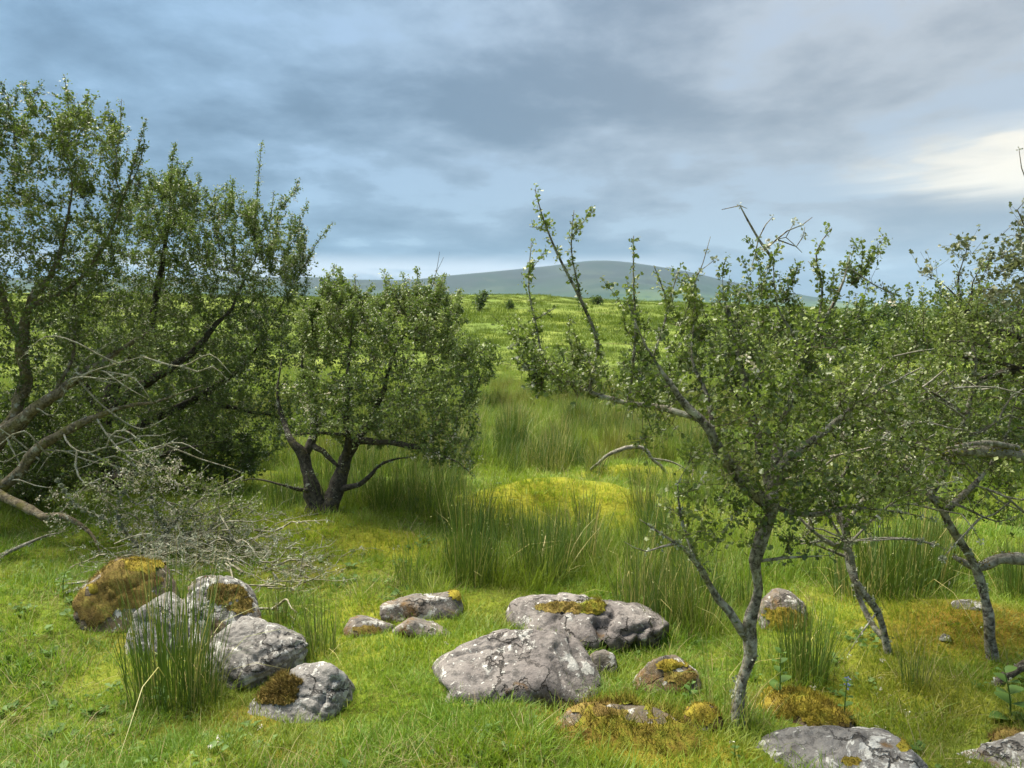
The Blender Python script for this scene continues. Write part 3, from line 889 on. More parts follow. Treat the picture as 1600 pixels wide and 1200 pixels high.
def grow(kind, label, cat, base, limbs, blobs, n_leaf, leaf=.022, lobed=False, seed=0, Y=None, step=.06, kill=.085, infl=.7, whips=(), bare=(),
         bark=None, twigmat=None, leafmat=None, n_blossom=0, n_lichen=0, tip=.0011, twig_n=1.0, group=None, limb_k=9, rosette=4, ground_base=True, leafy_low=0.0, tint_bias=0.0, sprays=0, ragged=False, barebark=None, thresh=-.85, spray_l=1.0):
    rng = np.random.default_rng(seed + 500)
    G0 = ground(*base)
    Yb = G0[1] if Y is None else Y
    origin = np.array([G0[0], G0[1], G0[2]]) if Y is None else np.array([at(base[0], base[1], Yb)[0], Yb, float(ground_z(np.array([at(base[0], base[1], Yb)[0]]), np.array([Yb]))[0])])
    root = root_at(kind, origin, label, cat, group)
    pos, par, rad, fixed, thin = [], [], [], [], []
    for li, limb in enumerate(list(limbs) + list(whips) + list(bare)):
        isw = li >= len(limbs); isb = li >= len(limbs) + len(whips)
        K = np.array([list(at(p[0], p[1], Yb + p[2])) + [p[3]] for p in limb])
        if li == 0:
            K[0, 2] = min(K[0, 2], float(ground_z(K[0:1, 0], K[0:1, 1])[0]) - .05) if ground_base else K[0, 2]
        C = catmull(K, step)
        wob = np.clip(C[:, 3:4] * 1.1, .004, .03) * (.45 if isw else 1)
        C[:, :3] += wob * np.stack([fbm(C[:, :3] * 5 + s_ + li, 3) for s_ in (0, 31, 67)], -1) * np.clip(np.arange(len(C)) / 3., 0, 1)[:, None]
        if li > 0 and pos:
            d2 = np.sum((np.array(pos) - C[0, :3]) ** 2, 1); pr = int(np.argmin(d2))
            sh = (np.array(pos[pr]) - C[0, :3]) if d2[pr] < .35 ** 2 else np.zeros(3)
            C[:, :3] += sh[None] * np.exp(-np.arange(len(C)) * step / .12)[:, None]
        else:
            pr = -1
        start = len(pos)
        for q in range(len(C)):
            par.append(pr if q == 0 else start + q - 1)
            pos.append(C[q, :3]); rad.append(max(C[q, 3], tip)); fixed.append(2 if isb else (1 if isw else 0)); thin.append(C[q, 3])
        if li == 0:
            C[:, 3] *= 1 + .75 * np.exp(-np.arange(len(C)) * step / max(.9 * C[0, 3], .02)); rad[start:] = C[:, 3].tolist()
        if li > 0 and not isw:
            C[:, 3] *= np.interp(np.linspace(0, 1, len(C)), [0, .55, 1], [1, .85, .22])
            rad[start:] = np.maximum(C[:, 3], tip).tolist(); thin[start:] = C[:, 3].tolist()
        nm = 'trunk' if li == 0 else ('shoot' if isw else 'limb')
        big = C[:, 3].max()
        Vt, Qt, Tt = tube(C[:, :3] - origin, np.maximum(C[:, 3], tip), limb_k + 3 if big > .02 else 6, .34 if big > .015 else .10, rng, seed + li)
        mt = (barebark if isb and barebark else bark) or M_BARK
        add(nm, mesh_from(nm, Vt, [Qt, Tt], mt, None, True), root)
    nf = len(pos)
    # attraction points fill the crown; the branches grow towards them
    At = []
    for (px, py, rx, ry, dy, rd, n) in blobs:
        c = at(px, py, Yb + dy); sc = np.linalg.norm(c - EYE) / F
        q = norm(rng.normal(size=(n, 3))) * (rng.random((n, 1)) ** .42)
        At.append(c + q * [rx * sc, rd, ry * sc])
    At = np.vstack(At)
    if ragged:
        At = At[fbm(At * 2.6 + seed * 3.1, 3) > rng.uniform(thresh, thresh + .8, len(At))]
    gz = ground_z(At[:, 0], At[:, 1]); At = At[At[:, 2] > gz + .12]
    P = np.zeros((nf + 40000, 3)); P[:nf] = np.array(pos)
    fx = np.array(fixed); thn = np.array(thin)
    can = np.where((fx < 2) & (thn < .055))[0]
    par = list(par)
    nd_, ni = np.full(len(At), 1e9), np.zeros(len(At), int)
    for ch in np.array_split(can, max(1, len(can) // 200)):
        D2 = np.linalg.norm(At[:, None] - P[ch][None], axis=2); k = D2.argmin(1); dm = D2[np.arange(len(At)), k]
        up = dm < nd_; nd_[up] = dm[up]; ni[up] = ch[k[up]]
    alive = nd_ > kill; n = nf
    for it in range(90):
        act = alive & (nd_ < infl * (2.2 if it < 12 else 1))
        if not act.any() or n > nf + 39000:
            break
        acc = np.zeros((n, 3)); np.add.at(acc, ni[act], norm(At[act] - P[ni[act]]))
        src = np.where(np.abs(acc).sum(1) > 1e-9)[0]
        dirs = norm(norm(acc[src]) + rng.normal(size=(len(src), 3)) * .22 + [0, 0, .06])
        new = P[src] + dirs * step
        P[n:n + len(src)] = new; par.extend(src.tolist()); ids = np.arange(n, n + len(src)); n += len(src)
        idx = np.where(alive)[0]
        D2 = np.linalg.norm(At[idx][:, None] - new[None], axis=2); k = D2.argmin(1); dm = D2[np.arange(len(idx)), k]
        up = dm < nd_[idx]; nd_[idx[up]] = dm[up]; ni[idx[up]] = ids[k[up]]
        alive[idx[dm < kill]] = False
    P = P[:n]; par = np.array(par)
    is_spray = np.zeros(n, bool)
    if sprays:
        cg = P[nf:].mean(0); rel = (P[nf:] - cg) / P[nf:].std(0)
        sw = np.clip(np.linalg.norm(rel, axis=1) - 1.0, 0, 3) ** 1.5 * np.clip(rel[:, 2] + 1.1, .05, 3); sw /= sw.sum()
        ch = nf + rng.choice(n - nf, sprays, p=sw)
        newP, newp = [], []
        for c0 in ch:
            dv = norm(norm(P[c0] - cg) * .7 + np.array([0, 0, 1.0]) + rng.normal(size=3) * .38); L = min(rng.gamma(2.2, .048) + .05, .34) * spray_l; m_ = max(2, int(L / .04)); p_, pi_ = P[c0], c0
            for q in range(m_):
                dv = norm(dv + rng.normal(size=3) * .16); p_ = p_ + dv * L / m_; newP.append(p_); newp.append(pi_); pi_ = n + len(newP) - 1
        P = np.vstack([P, newP]); par = np.concatenate([par, newp]); is_spray = np.concatenate([is_spray, np.ones(len(newP), bool)]); n = len(P)
    kids = np.zeros(n, int); ok = par >= 0; np.add.at(kids, par[ok], 1)
    rp = np.zeros(n); e = 2.25
    for q in range(n - 1, -1, -1):
        if rp[q] == 0:
            rp[q] = tip ** e
        if par[q] >= nf:
            rp[par[q]] += rp[q]
    rg = rp ** (1 / e)
    rg[nf:] = np.minimum(rg[nf:], .03)
    ed = np.arange(nf, n)
    E0, E1 = P[par[ed]], P[ed]
    r0 = np.where(par[ed] < nf, rg[ed] * 1.15, rg[par[ed]]); r1 = rg[ed]
    # side twigs and leaf rosettes
    wgt = np.zeros(n); wgt[nf:] = np.where(rg[nf:] < .0045, 1.0, .12); wgt[:nf] = np.where((fx == 1), 2.2, np.where((fx == 0) & (thn < .02), .4, leafy_low * (fx == 0)))
    wgt[is_spray] *= 2.2
    wgt = wgt + 1e-4; wgt /= wgt.sum()
    nc = int(n_leaf / rosette)
    cn = rng.choice(n, nc, p=wgt)
    pd = P[cn] - P[np.maximum(par[cn], 0)]
    od = norm(norm(pd) * .5 + rng.normal(size=(nc, 3)) * .75 + [0, 0, .25])
    on_w = (cn < nf) | is_spray[cn]
    ln = rng.uniform(.012, .125, nc) * np.where(on_w, .30, 1) * (leaf / .022) ** .7
    cb = P[cn] + (P[np.maximum(par[cn], 0)] - P[cn]) * rng.random((nc, 1)); ce = cb + od * ln[:, None]
    nt_ = int(nc * twig_n); sel = rng.permutation(nc)[:nt_]
    TV, TQ = prisms(np.vstack([E0, cb[sel]]), np.vstack([E1, ce[sel]]), np.concatenate([r0, np.full(nt_, tip * .9)]), np.concatenate([r1, np.full(nt_, tip * .6)]))
    add('twigs', mesh_from('twigs', TV - origin, TQ, twigmat or M_TWIG), root, None, 'stuff')
    back = np.repeat(od * ln[:, None], rosette, 0) * (rng.random((nc * rosette, 1)) ** 1.3) * np.where(np.repeat(on_w, rosette), .6, 1)[:, None]
    Cn = np.repeat(ce, rosette, 0) - back + rng.normal(size=(nc * rosette, 3)) * .008 * leaf / .022
    Ax = np.repeat(od, rosette, 0) * .6 + rng.normal(size=(nc * rosette, 3)) * .8
    patch = np.clip(.5 + 1.3 * fbm(ce * 3.4 + seed, 3), 0, 1)
    tint = np.clip(np.repeat(patch, rosette) * .55 + rng.random(nc * rosette) * .45 + np.repeat(on_w, rosette) * .12 + tint_bias, 0, 1)
    LV, LT, lt = leaves(Cn, Ax, leaf * rng.uniform(.45, 1.45, nc * rosette) * np.where(np.repeat(on_w, rosette), .72, 1), rng, LEAF_LOBED if lobed else LEAF_SIMPLE, tint)
    if n_leaf:
        add('crown', mesh_from('crown', LV - origin, LT, leafmat or M_LEAF, {'tint': lt}), root, None, 'stuff')
    if n_blossom:
        pb = np.clip(fbm(P * 1.6 + seed + 40, 3) + .15, 0, 1) * (np.arange(n) >= nf) * (rg < .005); pb = pb / pb.sum()
        bc = P[rng.choice(n, n_blossom, p=pb)] + rng.normal(size=(n_blossom, 3)) * .03
        BV, BT, bt = tufts(bc, .017, 9, rng, .0155)
        add('blossom', mesh_from('blossom', BV - origin, BT, M_BLOSSOM, {'tint': bt}), root, None, 'stuff')
    if n_lichen:
        pb = np.clip(fbm(P * 2.2 + seed + 80, 3) + .25, 0, 1) * ((rg > .003) | (np.arange(n) < nf)); pb = pb / pb.sum()
        ci = rng.choice(n, n_lichen, p=pb)
        rr_ = np.concatenate([np.array(rad), rg[nf:]])[ci]
        dv = norm(rng.normal(size=(n_lichen, 3)) + [0, -.2, .3])
        BV, BT, bt = tufts(P[ci] + dv * rr_[:, None] * .95, .011, 8, rng, .012)
        add('lichen', mesh_from('lichen', BV - origin, BT, M_LICHEN, {'tint': bt}), root, None, 'stuff')
    return root


HG = 'gnarled hawthorns among the boulders'
_r = np.random.default_rng(22)
LEFT_TANGLE = []
for _k in range(34):
    _x, _y, _sx = _r.uniform(-20, 300), _r.uniform(560, 790), 1 if _r.random() < .75 else -1
    _l = _r.uniform(60, 160); _d0 = _r.uniform(-.45, .0); _c = _r.normal() * 30 - 8
    LEFT_TANGLE.append([(_x, _y, _d0, .008), (_x + _sx * _l * .35, _y + _c * .6 + _r.normal() * 10, _d0, .0065), (_x + _sx * _l * .7, _y + _c + _r.normal() * 14, _d0 - .03, .0045), (_x + _sx * _l, _y + _c * .7 + _r.normal() * 26, _d0 - .05, .002)])
grow('hawthorn_tree', 'tallest hawthorn at the left edge, with crooked mossy limbs reaching in low', 'tree', (-90, 838),
     [[(-95, 838, 0, .12), (-60, 765, 0, .10), (-20, 700, 0, .075), (30, 655, 0, .055), (90, 612, 0, .042), (140, 578, .1, .035), (185, 548, .2, .022), (230, 520, .3, .012)],
      [(-70, 790, 0, .07), (10, 755, -.1, .052), (60, 700, -.1, .046), (100, 675, -.1, .042), (150, 652, -.1, .034), (195, 638, 0, .028), (250, 625, .1, .02), (320, 600, .2, .010)],
      [(-20, 700, 0, .05), (20, 650, .2, .048), (38, 590, .3, .050), (36, 540, .3, .048), (42, 480, .35, .042), (70, 440, .4, .030), (95, 390, .4, .022), (110, 300, .4, .015), (106, 200, .4, .008)],
      [(36, 540, .3, .03), (10, 480, .3, .026), (-12, 400, .3, .02), (-15, 300, .3, .014), (0, 215, .3, .008)],
      [(-90, 760, -.2, .06), (0, 775, -.3, .042), (50, 798, -.4, .036), (100, 808, -.5, .036), (130, 824, -.5, .030), (152, 852, -.6, .018), (165, 886, -.6, .010)],
      [(42, 480, .35, .025), (110, 450, .4, .018), (160, 390, .4, .014), (190, 320, .4, .009), (210, 260, .4, .006)],
      [(95, 612, 0, .03), (60, 640, .1, .03), (20, 690, .1, .034)],
      [(70, 590, .0, .02), (110, 560, .2, .016), (120, 500, .3, .012), (150, 440, .3, .008)]],
     [(60, 312, 112, 140, .4, .6, 800), (20, 420, 110, 120, .3, .6, 500), (108, 222, 62, 62, .4, .5, 220), (175, 300, 45, 100, .4, .4, 110), (70, 540, 150, 90, .4, .5, 420), (-70, 350, 100, 200, .3, .6, 300),
      (150, 430, 70, 60, .3, .4, 160), (15, 232, 40, 45, .3, .4, 90), (160, 570, 90, 60, .2, .4, 160), (70, 470, 140, 90, .4, .6, 520), (60, 650, 110, 50, .5, .4, 200), (120, 700, 110, 60, .5, .4, 260), (40, 760, 90, 45, .6, .4, 160)],
     76000, .0250, False, 1, thresh=-.75, sprays=420, spray_l=.75, ragged=True, whips=[[(104, 205, .4, .006), (106, 160, .4, .004), (100, 118, .4, .002)], [(190, 320, .4, .006), (212, 245, .4, .004), (229, 186, .4, .002)],
                                  [(165, 300, .4, .005), (185, 220, .4, .003), (190, 155, .4, .002)], [(60, 220, .4, .005), (66, 170, .4, .002)], [(10, 220, .3, .004), (15, 158, .3, .002)], [(128, 230, .4, .004), (135, 180, .4, .003), (152, 150, .4, .002)],
                                  [(210, 300, .4, .005), (222, 250, .4, .003), (226, 222, .4, .002)]],
     bare=LEFT_TANGLE, barebark=M_LICHENTWIG, bark=M_BARK_MOSS, n_blossom=110, n_lichen=420, group=HG, leafmat=M_LEAF)

grow('hawthorn_tree', 'broad dark hawthorn with faded blossom, between the leaning mossy limbs and the twin-stemmed hawthorn', 'tree', (172, 772),
     [[(172, 775, 0, .10), (165, 700, 0, .085), (160, 650, 0, .075), (185, 590, .1, .055), (230, 520, .2, .045), (250, 430, .2, .026), (265, 335, .2, .012)],
      [(160, 650, 0, .05), (210, 610, -.1, .048), (290, 560, -.2, .038), (360, 480, -.2, .026), (400, 400, -.1, .013)],
      [(165, 700, 0, .05), (230, 660, .2, .045), (310, 620, .3, .038), (380, 570, .3, .026), (430, 500, .3, .014)],
      [(170, 750, 0, .05), (215, 735, -.3, .038), (270, 705, -.4, .028), (340, 690, -.4, .016)],
      [(160, 650, 0, .05), (120, 580, .1, .042), (110, 500, .2, .032), (130, 420, .2, .016)],
      [(310, 620, .3, .03), (370, 640, .2, .022), (430, 650, .1, .014), (470, 680, .0, .008)],
      [(170, 740, 0, .05), (110, 745, .3, .03), (50, 720, .4, .02)]],
     [(330, 430, 120, 125, .1, .7, 950), (270, 345, 65, 70, .1, .5, 280), (395, 560, 100, 115, .1, .6, 1050), (240, 570, 130, 90, .2, .7, 750), (420, 410, 62, 85, .1, .5, 420), (440, 640, 55, 60, 0, .4, 300), (330, 660, 110, 50, .1, .5, 300),
      (190, 430, 80, 110, .3, .5, 380), (120, 640, 110, 70, .5, .5, 260), (460, 440, 28, 60, .1, .3, 70), (60, 720, 70, 40, .6, .4, 90), (210, 500, 140, 90, .3, .6, 520), (330, 520, 150, 110, .1, .6, 620), (230, 690, 110, 60, .3, .4, 330), (400, 690, 60, 50, 0, .3, 160)],
     125000, .0240, False, 2, tint_bias=.08, thresh=-.75, sprays=520, ragged=True, whips=[[(392, 380, 0, .006), (400, 320, 0, .004), (404, 280, 0, .003), (408, 226, 0, .0018)], [(265, 350, .2, .006), (268, 290, .2, .004), (270, 234, .2, .002)],
                                  [(440, 470, .1, .007), (470, 425, .1, .005), (495, 380, .1, .003), (520, 348, .1, .0018)], [(335, 370, .1, .005), (336, 296, .1, .002)], [(425, 380, .1, .005), (428, 300, .1, .002)], [(470, 430, .1, .004), (478, 360, .1, .0018)],
                                  [(250, 350, .2, .005), (240, 265, .2, .002)], [(300, 350, .2, .005), (310, 300, .1, .002)], [(360, 360, .1, .005), (366, 320, .1, .002)]],
     bark=M_BARK_DARK, n_blossom=520, n_lichen=300, group=HG, leafmat=M_LEAF_DARK)

grow('hawthorn_tree', 'twin-stemmed hawthorn with bare dark trunks and a rounded crown, at the centre left', 'tree', (510, 800),
     [[(500, 806, 0, 0.0900), (488, 760, 0, 0.0634), (478, 715, 0, 0.0518), (456, 690, 0, 0.0274), (442, 655, .1, 0.0173), (434, 615, .1, 0.0101), (440, 560, .2, 0.0043)],
      [(478, 715, 0, 0.0360), (492, 670, .1, 0.0331), (482, 620, .1, 0.0259), (472, 560, .1, 0.0158), (480, 500, .1, 0.0072)],
      [(522, 808, .05, 0.0828), (532, 755, .05, 0.0634), (540, 720, .05, 0.0547), (560, 690, .05, 0.0403), (590, 640, .1, 0.0302), (610, 570, .1, 0.0202), (640, 500, .1, 0.0101)],
      [(478, 692, 0, 0.0288), (512, 712, 0, 0.0245), (536, 738, 0, 0.0245)],
      [(540, 720, .05, 0.0360), (545, 670, -.1, 0.0317), (540, 620, -.1, 0.0274), (545, 560, -.1, 0.0187), (550, 490, -.1, 0.0086)],
      [(560, 690, .05, 0.0324), (610, 690, -.2, 0.0259), (660, 700, -.3, 0.0202), (715, 722, -.4, 0.0101), (740, 745, -.4, 0.0043)],
      [(532, 765, .05, 0.0252), (570, 750, -.1, 0.0202), (600, 725, -.2, 0.0144), (650, 712, -.2, 0.0086)],
      [(495, 770, 0, 0.0202), (440, 757, -.3, 0.0115), (390, 748, -.4, 0.0072), (340, 770, -.5, 0.0043)],
      [(545, 680, -.1, 0.0144), (500, 675, -.2, 0.0130), (450, 680, -.2, 0.0086)]],
     [(600, 620, 110, 85, 0, .6, 1000), (680, 640, 70, 65, -.1, .5, 560), (560, 525, 85, 60, .1, .5, 420), (650, 520, 80, 65, .1, .5, 360), (705, 575, 50, 55, 0, .4, 220), (505, 570, 45, 90, .1, .4, 130), (690, 698, 60, 28, -.3, .3, 200), (520, 640, 60, 50, -.1, .4, 200),
      (545, 478, 55, 26, .1, .3, 90)],
     62000, .0240, False, 3, sprays=460, ragged=True, tint_bias=.20, spray_l=.72, thresh=-.7, whips=[[(560, 490, .1, .005), (556, 432, .1, .002)], [(600, 490, .1, .005), (606, 445, .1, .002)], [(530, 480, .1, .004), (528, 436, .1, .002)]],
     bare=[[(672, 490, .1, .005), (682, 440, .1, .003), (688, 393, .1, .0016)], [(684, 430, .1, .002), (694, 404, .1, .0014)], [(588, 480, .1, .004), (592, 436, .1, .0016)]],
     bark=M_BARK_DARK, n_blossom=380, n_lichen=260, group=HG, leafmat=M_LEAF_DARK)

grow('hawthorn_tree', 'slender pale-trunked hawthorn at the right front with tall thorny shoots', 'tree', (1155, 1130),
     [[(1152, 1142, 0, 0.0271), (1157, 1085, 0, 0.0246), (1174, 1032, 0, 0.0238), (1176, 980, .01, 0.0246), (1189, 920, 0, 0.0213), (1181, 872, -.01, 0.0246), (1193, 825, 0, 0.0279), (1206, 790, 0, 0.0254), (1192, 740, .05, 0.0189), (1185, 680, .05, 0.0180), (1165, 610, .1, 0.0139), (1150, 540, .1, 0.0090), (1135, 480, .1, 0.0074)],
      [(1170, 1008, 0, .020), (1135, 960, 0, .019), (1110, 920, 0, .017), (1085, 880, -.05, .015), (1055, 850, -.1, .011), (1010, 862, -.15, .007), (975, 845, -.2, .003)],
      [(1195, 790, 0, .03), (1150, 740, -.05, .027), (1120, 690, -.1, .023), (1095, 655, -.1, .020), (1060, 620, -.1, .016), (1020, 560, -.1, .012), (990, 500, -.1, .007)],
      [(1095, 655, -.1, .016), (1040, 640, 0, .014), (980, 628, .05, .012), (920, 612, .1, .010), (870, 592, .1, .008), (820, 576, .1, .004)],
      [(1205, 775, 0, .03), (1230, 720, 0, .026), (1280, 680, .05, .017), (1330, 640, .05, .015), (1390, 600, .1, .011), (1440, 575, .1, .007)],
      [(1215, 795, 0, .012), (1260, 806, 0, .011), (1330, 795, .05, .009), (1400, 800, .1, .007), (1460, 812, .1, .004)],
      [(1200, 760, 0, .028), (1220, 680, .1, .020), (1240, 600, .15, .014), (1248, 540, .15, .010), (1214, 480, .15, .008), (1208, 405, .15, .006)],
      [(1250, 540, .15, .009), (1290, 500, .2, .008), (1320, 440, .2, .008), (1330, 395, .2, .005)],
      [(1085, 880, -.05, .008), (1062, 800, 0, .007), (1058, 755, 0, .005), (1075, 725, 0, .003)],
      [(1060, 852, -.1, .006), (1020, 826, -.1, .005), (1000, 812, -.1, .003)],
      [(1190, 880, 0, .008), (1240, 872, -.1, .006), (1300, 868, -.1, .004)],
      [(1110, 690, -.1, .012), (1105, 620, 0, .01), (1080, 560, .05, .009), (1085, 500, .1, .006)]],
     [(1130, 620, 135, 85, 0, .40, 560), (1190, 725, 125, 75, 0, .35, 700), (1250, 600, 130, 75, .1, .40, 500), (1000, 612, 95, 36, .05, .2, 260), (880, 592, 70, 34, .1, .18, 170), (1120, 520, 100, 45, .05, .3, 200), (1330, 640, 90, 65, .1, .3, 260), (1205, 470, 45, 26, .15, .1, 110),
      (1350, 440, 36, 30, .2, .12, 80), (1290, 735, 100, 50, .05, .3, 180), (1115, 785, 60, 55, 0, .2, 110), (1000, 560, 60, 40, .05, .2, 70), (1200, 850, 40, 30, -.02, .1, 30), (1290, 540, 60, 40, .15, .2, 120), (1040, 680, 60, 40, -.05, .2, 90), (1110, 805, 85, 45, 0, .25, 170), (1205, 825, 70, 40, 0, .2, 120), (1290, 805, 90, 40, 0, .25, 130), (1390, 730, 70, 60, .1, .3, 150)],
     24000, .0190, True, 4, sprays=170, thresh=-.45, ragged=True,
     whips=[[(920, 612, .1, .008), (935, 540, .1, .008), (908, 470, .1, .007), (870, 395, .1, .005), (848, 340, .1, .0035), (836, 296, .1, .0016)], [(908, 460, .1, .005), (893, 390, .1, .003), (897, 328, .1, .0014)], [(898, 378, .1, .003), (926, 332, .1, .0013)],
            [(848, 600, .1, .006), (838, 520, .1, .005), (826, 450, .1, .0035), (830, 380, .1, .0016)], [(838, 500, .1, .003), (870, 480, .1, .0014)], [(838, 525, .1, .003), (800, 545, .1, .0014)], [(828, 430, .1, .002), (850, 398, .1, .0012)],
            [(990, 620, .05, .007), (994, 520, .05, .005), (990, 440, .05, .0035), (990, 368, .05, .0016)], [(1020, 560, -.1, .005), (1042, 480, 0, .004), (1022, 415, 0, .0016)], [(1042, 480, 0, .003), (1060, 425, 0, .0016)],
            [(1290, 520, .2, .006), (1288, 450, .2, .004), (1276, 395, .2, .003), (1300, 356, .2, .0015)], [(1280, 420, .2, .003), (1262, 402, .2, .0014)], [(1085, 500, .1, .005), (1086, 440, .1, .003), (1092, 425, .1, .0014)], [(1140, 500, .1, .005), (1120, 465, .1, .002)],
            [(855, 362, .1, .002), (828, 358, .1, .001)], [(980, 500, 0, .004), (970, 470, 0, .0016)], [(1330, 410, .2, .005), (1365, 440, .2, .003), (1400, 460, .2, .0014)]],
     bare=[[(1208, 410, .15, .007), (1185, 375, .15, .005), (1168, 345, .15, .004), (1156, 322, .15, .003), (1128, 328, .15, .0014)], [(1200, 392, .15, .004), (1232, 362, .15, .003), (1255, 352, .15, .0025), (1270, 340, .15, .0014)], [(1192, 380, .15, .003), (1178, 420, .15, .0014)],
           [(1215, 378, .15, .003), (1245, 388, .15, .0025), (1255, 372, .15, .002), (1258, 356, .15, .0014)], [(1190, 372, .15, .003), (1200, 350, .15, .0025), (1210, 338, .15, .0014)], [(1205, 376, .15, .002), (1222, 372, .15, .002), (1250, 395, .15, .0014)], [(1160, 330, .15, .002), (1170, 332, .15, .0012)],
           [(1086, 440, .1, .003), (1098, 412, .1, .002), (1110, 370, .1, .0012)], [(1094, 425, .1, .002), (1118, 406, .1, .0012)], [(1225, 370, .15, .002), (1240, 345, .15, .0012)]],
     bark=M_BARK_PALE, n_blossom=26, n_lichen=340, group=HG, leafy_low=.03, tint_bias=.06, tip=.0010, step=.045, kill=.06, infl=.5)

grow('hawthorn_tree', 'small hawthorn with two thin curved stems, next right of the pale-trunked one', 'tree', (1385, 1022),
     [[(1392, 1030, 0, .015), (1372, 955, 0, .016), (1345, 920, 0, .017), (1326, 870, .05, .018), (1320, 820, .05, .018), (1302, 770, .1, .015), (1282, 730, .1, .011), (1250, 690, .1, .006)],
      [(1335, 992, .15, .015), (1333, 930, .15, .014), (1328, 875, .08, .014)],
      [(1326, 870, .05, .010), (1270, 850, .05, .007), (1225, 838, .05, .003)],
      [(1320, 820, .05, .012), (1360, 760, .15, .010), (1400, 700, .2, .008), (1430, 640, .25, .005)],
      [(1375, 960, 0, .006), (1340, 1000, -.05, .004), (1325, 1025, -.08, .002)],
      [(1302, 770, .1, .01), (1330, 715, .1, .008), (1300, 660, .15, .006), (1270, 690, .15, .004)]],
     [(1330, 735, 90, 55, .1, .3, 260), (1400, 680, 90, 70, .2, .4, 280), (1300, 820, 50, 40, .05, .2, 60), (1420, 760, 60, 40, .2, .3, 120)],
     7500, .019, False, 5, sprays=60, bark=M_BARK_PALE, n_lichen=120, n_blossom=10, group=HG, step=.05, kill=.07, infl=.5)

_r = np.random.default_rng(21)
TANGLE = []
for _k in range(46):
    _x, _y, _sx = _r.uniform(1270, 1600), _r.uniform(540, 860), _r.choice([-1, 1])
    _l = _r.uniform(50, 130); _d0 = _r.uniform(-.25, .15); _c = _r.normal() * 22
    TANGLE.append([(_x, _y, _d0, .0055), (_x + _sx * _l * .35, _y + _c * .6 + _r.normal() * 8, _d0, .0045), (_x + _sx * _l * .7, _y + _c + _r.normal() * 12, _d0 - .03, .003), (_x + _sx * _l, _y + _c * .7 + _r.normal() * 22, _d0 - .05, .0013)])
grow('hawthorn_tree', 'leaning hawthorn with a thin kinked trunk under a flat crown, at the far right', 'tree', (1550, 1030),
     [[(1552, 1036, 0, .030), (1542, 960, 0, .023), (1533, 900, 0, .022), (1502, 850, 0, .021), (1472, 802, 0, .019), (1452, 775, 0, .016), (1425, 740, .05, .015), (1390, 700, .1, .008)],
      [(1472, 802, 0, .016), (1520, 760, .05, .014), (1562, 700, .1, .011), (1590, 620, .1, .008)],
      [(1452, 775, 0, .018), (1482, 720, .05, .016), (1510, 650, .1, .014), (1526, 570, .1, .011), (1512, 500, .1, .006)],
      [(1452, 775, 0, .010), (1500, 790, -.05, .008), (1560, 815, -.1, .005), (1600, 800, -.1, .003)],
      [(1510, 650, .1, .010), (1450, 610, .1, .008), (1390, 580, .15, .004)],
      [(1482, 720, .05, .010), (1420, 690, 0, .008), (1360, 700, .0, .004)]],
     [(1480, 700, 130, 70, .1, .4, 420), (1540, 605, 100, 75, .1, .4, 380), (1445, 590, 100, 45, .1, .3, 220), (1560, 775, 70, 45, 0, .3, 150), (1410, 755, 70, 45, .05, .3, 160), (1590, 690, 60, 60, .1, .3, 150), (1500, 540, 60, 40, .15, .3, 110)],
     13000, .0215, False, 6, sprays=160, ragged=True, thresh=-.6, bark=M_BARK_PALE, n_lichen=330, n_blossom=24, group=HG, bare=TANGLE, barebark=M_DEADWOOD, step=.05, kill=.075, infl=.55, tint_bias=.08)

grow('willow_bush', 'round-leaved pale willow bush leaning in from the right edge, under the bright clouds', 'bush', (1690, 985),
     [[(1690, 990, 0, .09), (1680, 860, 0, .075), (1660, 720, 0, .06), (1650, 600, 0, .045), (1590, 577, 0, .022), (1530, 592, 0, .012), (1470, 600, 0, .006)],
      [(1650, 600, 0, .035), (1620, 540, 0, .024), (1560, 520, .05, .018), (1520, 510, .05, .014), (1500, 470, .05, .011), (1497, 430, .05, .008), (1512, 385, .05, .005), (1500, 372, .05, .003)],
      [(1650, 600, 0, .03), (1640, 500, .1, .02), (1610, 420, .1, .012), (1600, 355, .1, .005)],
      [(1545, 515, .05, .008), (1475, 445, .05, .004), (1440, 430, .05, .002)],
      [(1520, 505, .05, .007), (1520, 440, .05, .004), (1545, 400, .05, .002)],
      [(1600, 560, 0, .014), (1540, 560, -.05, .01), (1480, 555, -.1, .006), (1420, 545, -.1, .003)],
      [(1620, 545, 0, .012), (1560, 545, .1, .008), (1500, 530, .1, .004)]],
     [(1575, 440, 50, 55, .08, .25, 110), (1512, 392, 32, 26, .05, .1, 40), (1595, 520, 60, 60, .05, .3, 130), (1450, 425, 22, 16, .05, .05, 14), (1545, 475, 40, 40, .05, .2, 50), (1640, 400, 60, 80, .1, .3, 120), (1590, 370, 30, 30, .1, .15, 40)],
     3400, .024, True, 7, bark=M_BARK, leafmat=M_LEAF_PALE, n_lichen=140, group=None, step=.05, kill=.07, infl=.5,
     bare=[[(1650, 480, .0, .006), (1640, 400, 0, .005), (1600, 350, 0, .003), (1590, 328, 0, .0025), (1600, 316, 0, .0014)], [(1640, 400, 0, .004), (1610, 300, 0, .003), (1596, 262, 0, .002), (1592, 232, 0, .0012)], [(1500, 500, .05, .003), (1478, 470, .05, .0014)], [(1512, 505, .05, .003), (1490, 440, .05, .0014)]])

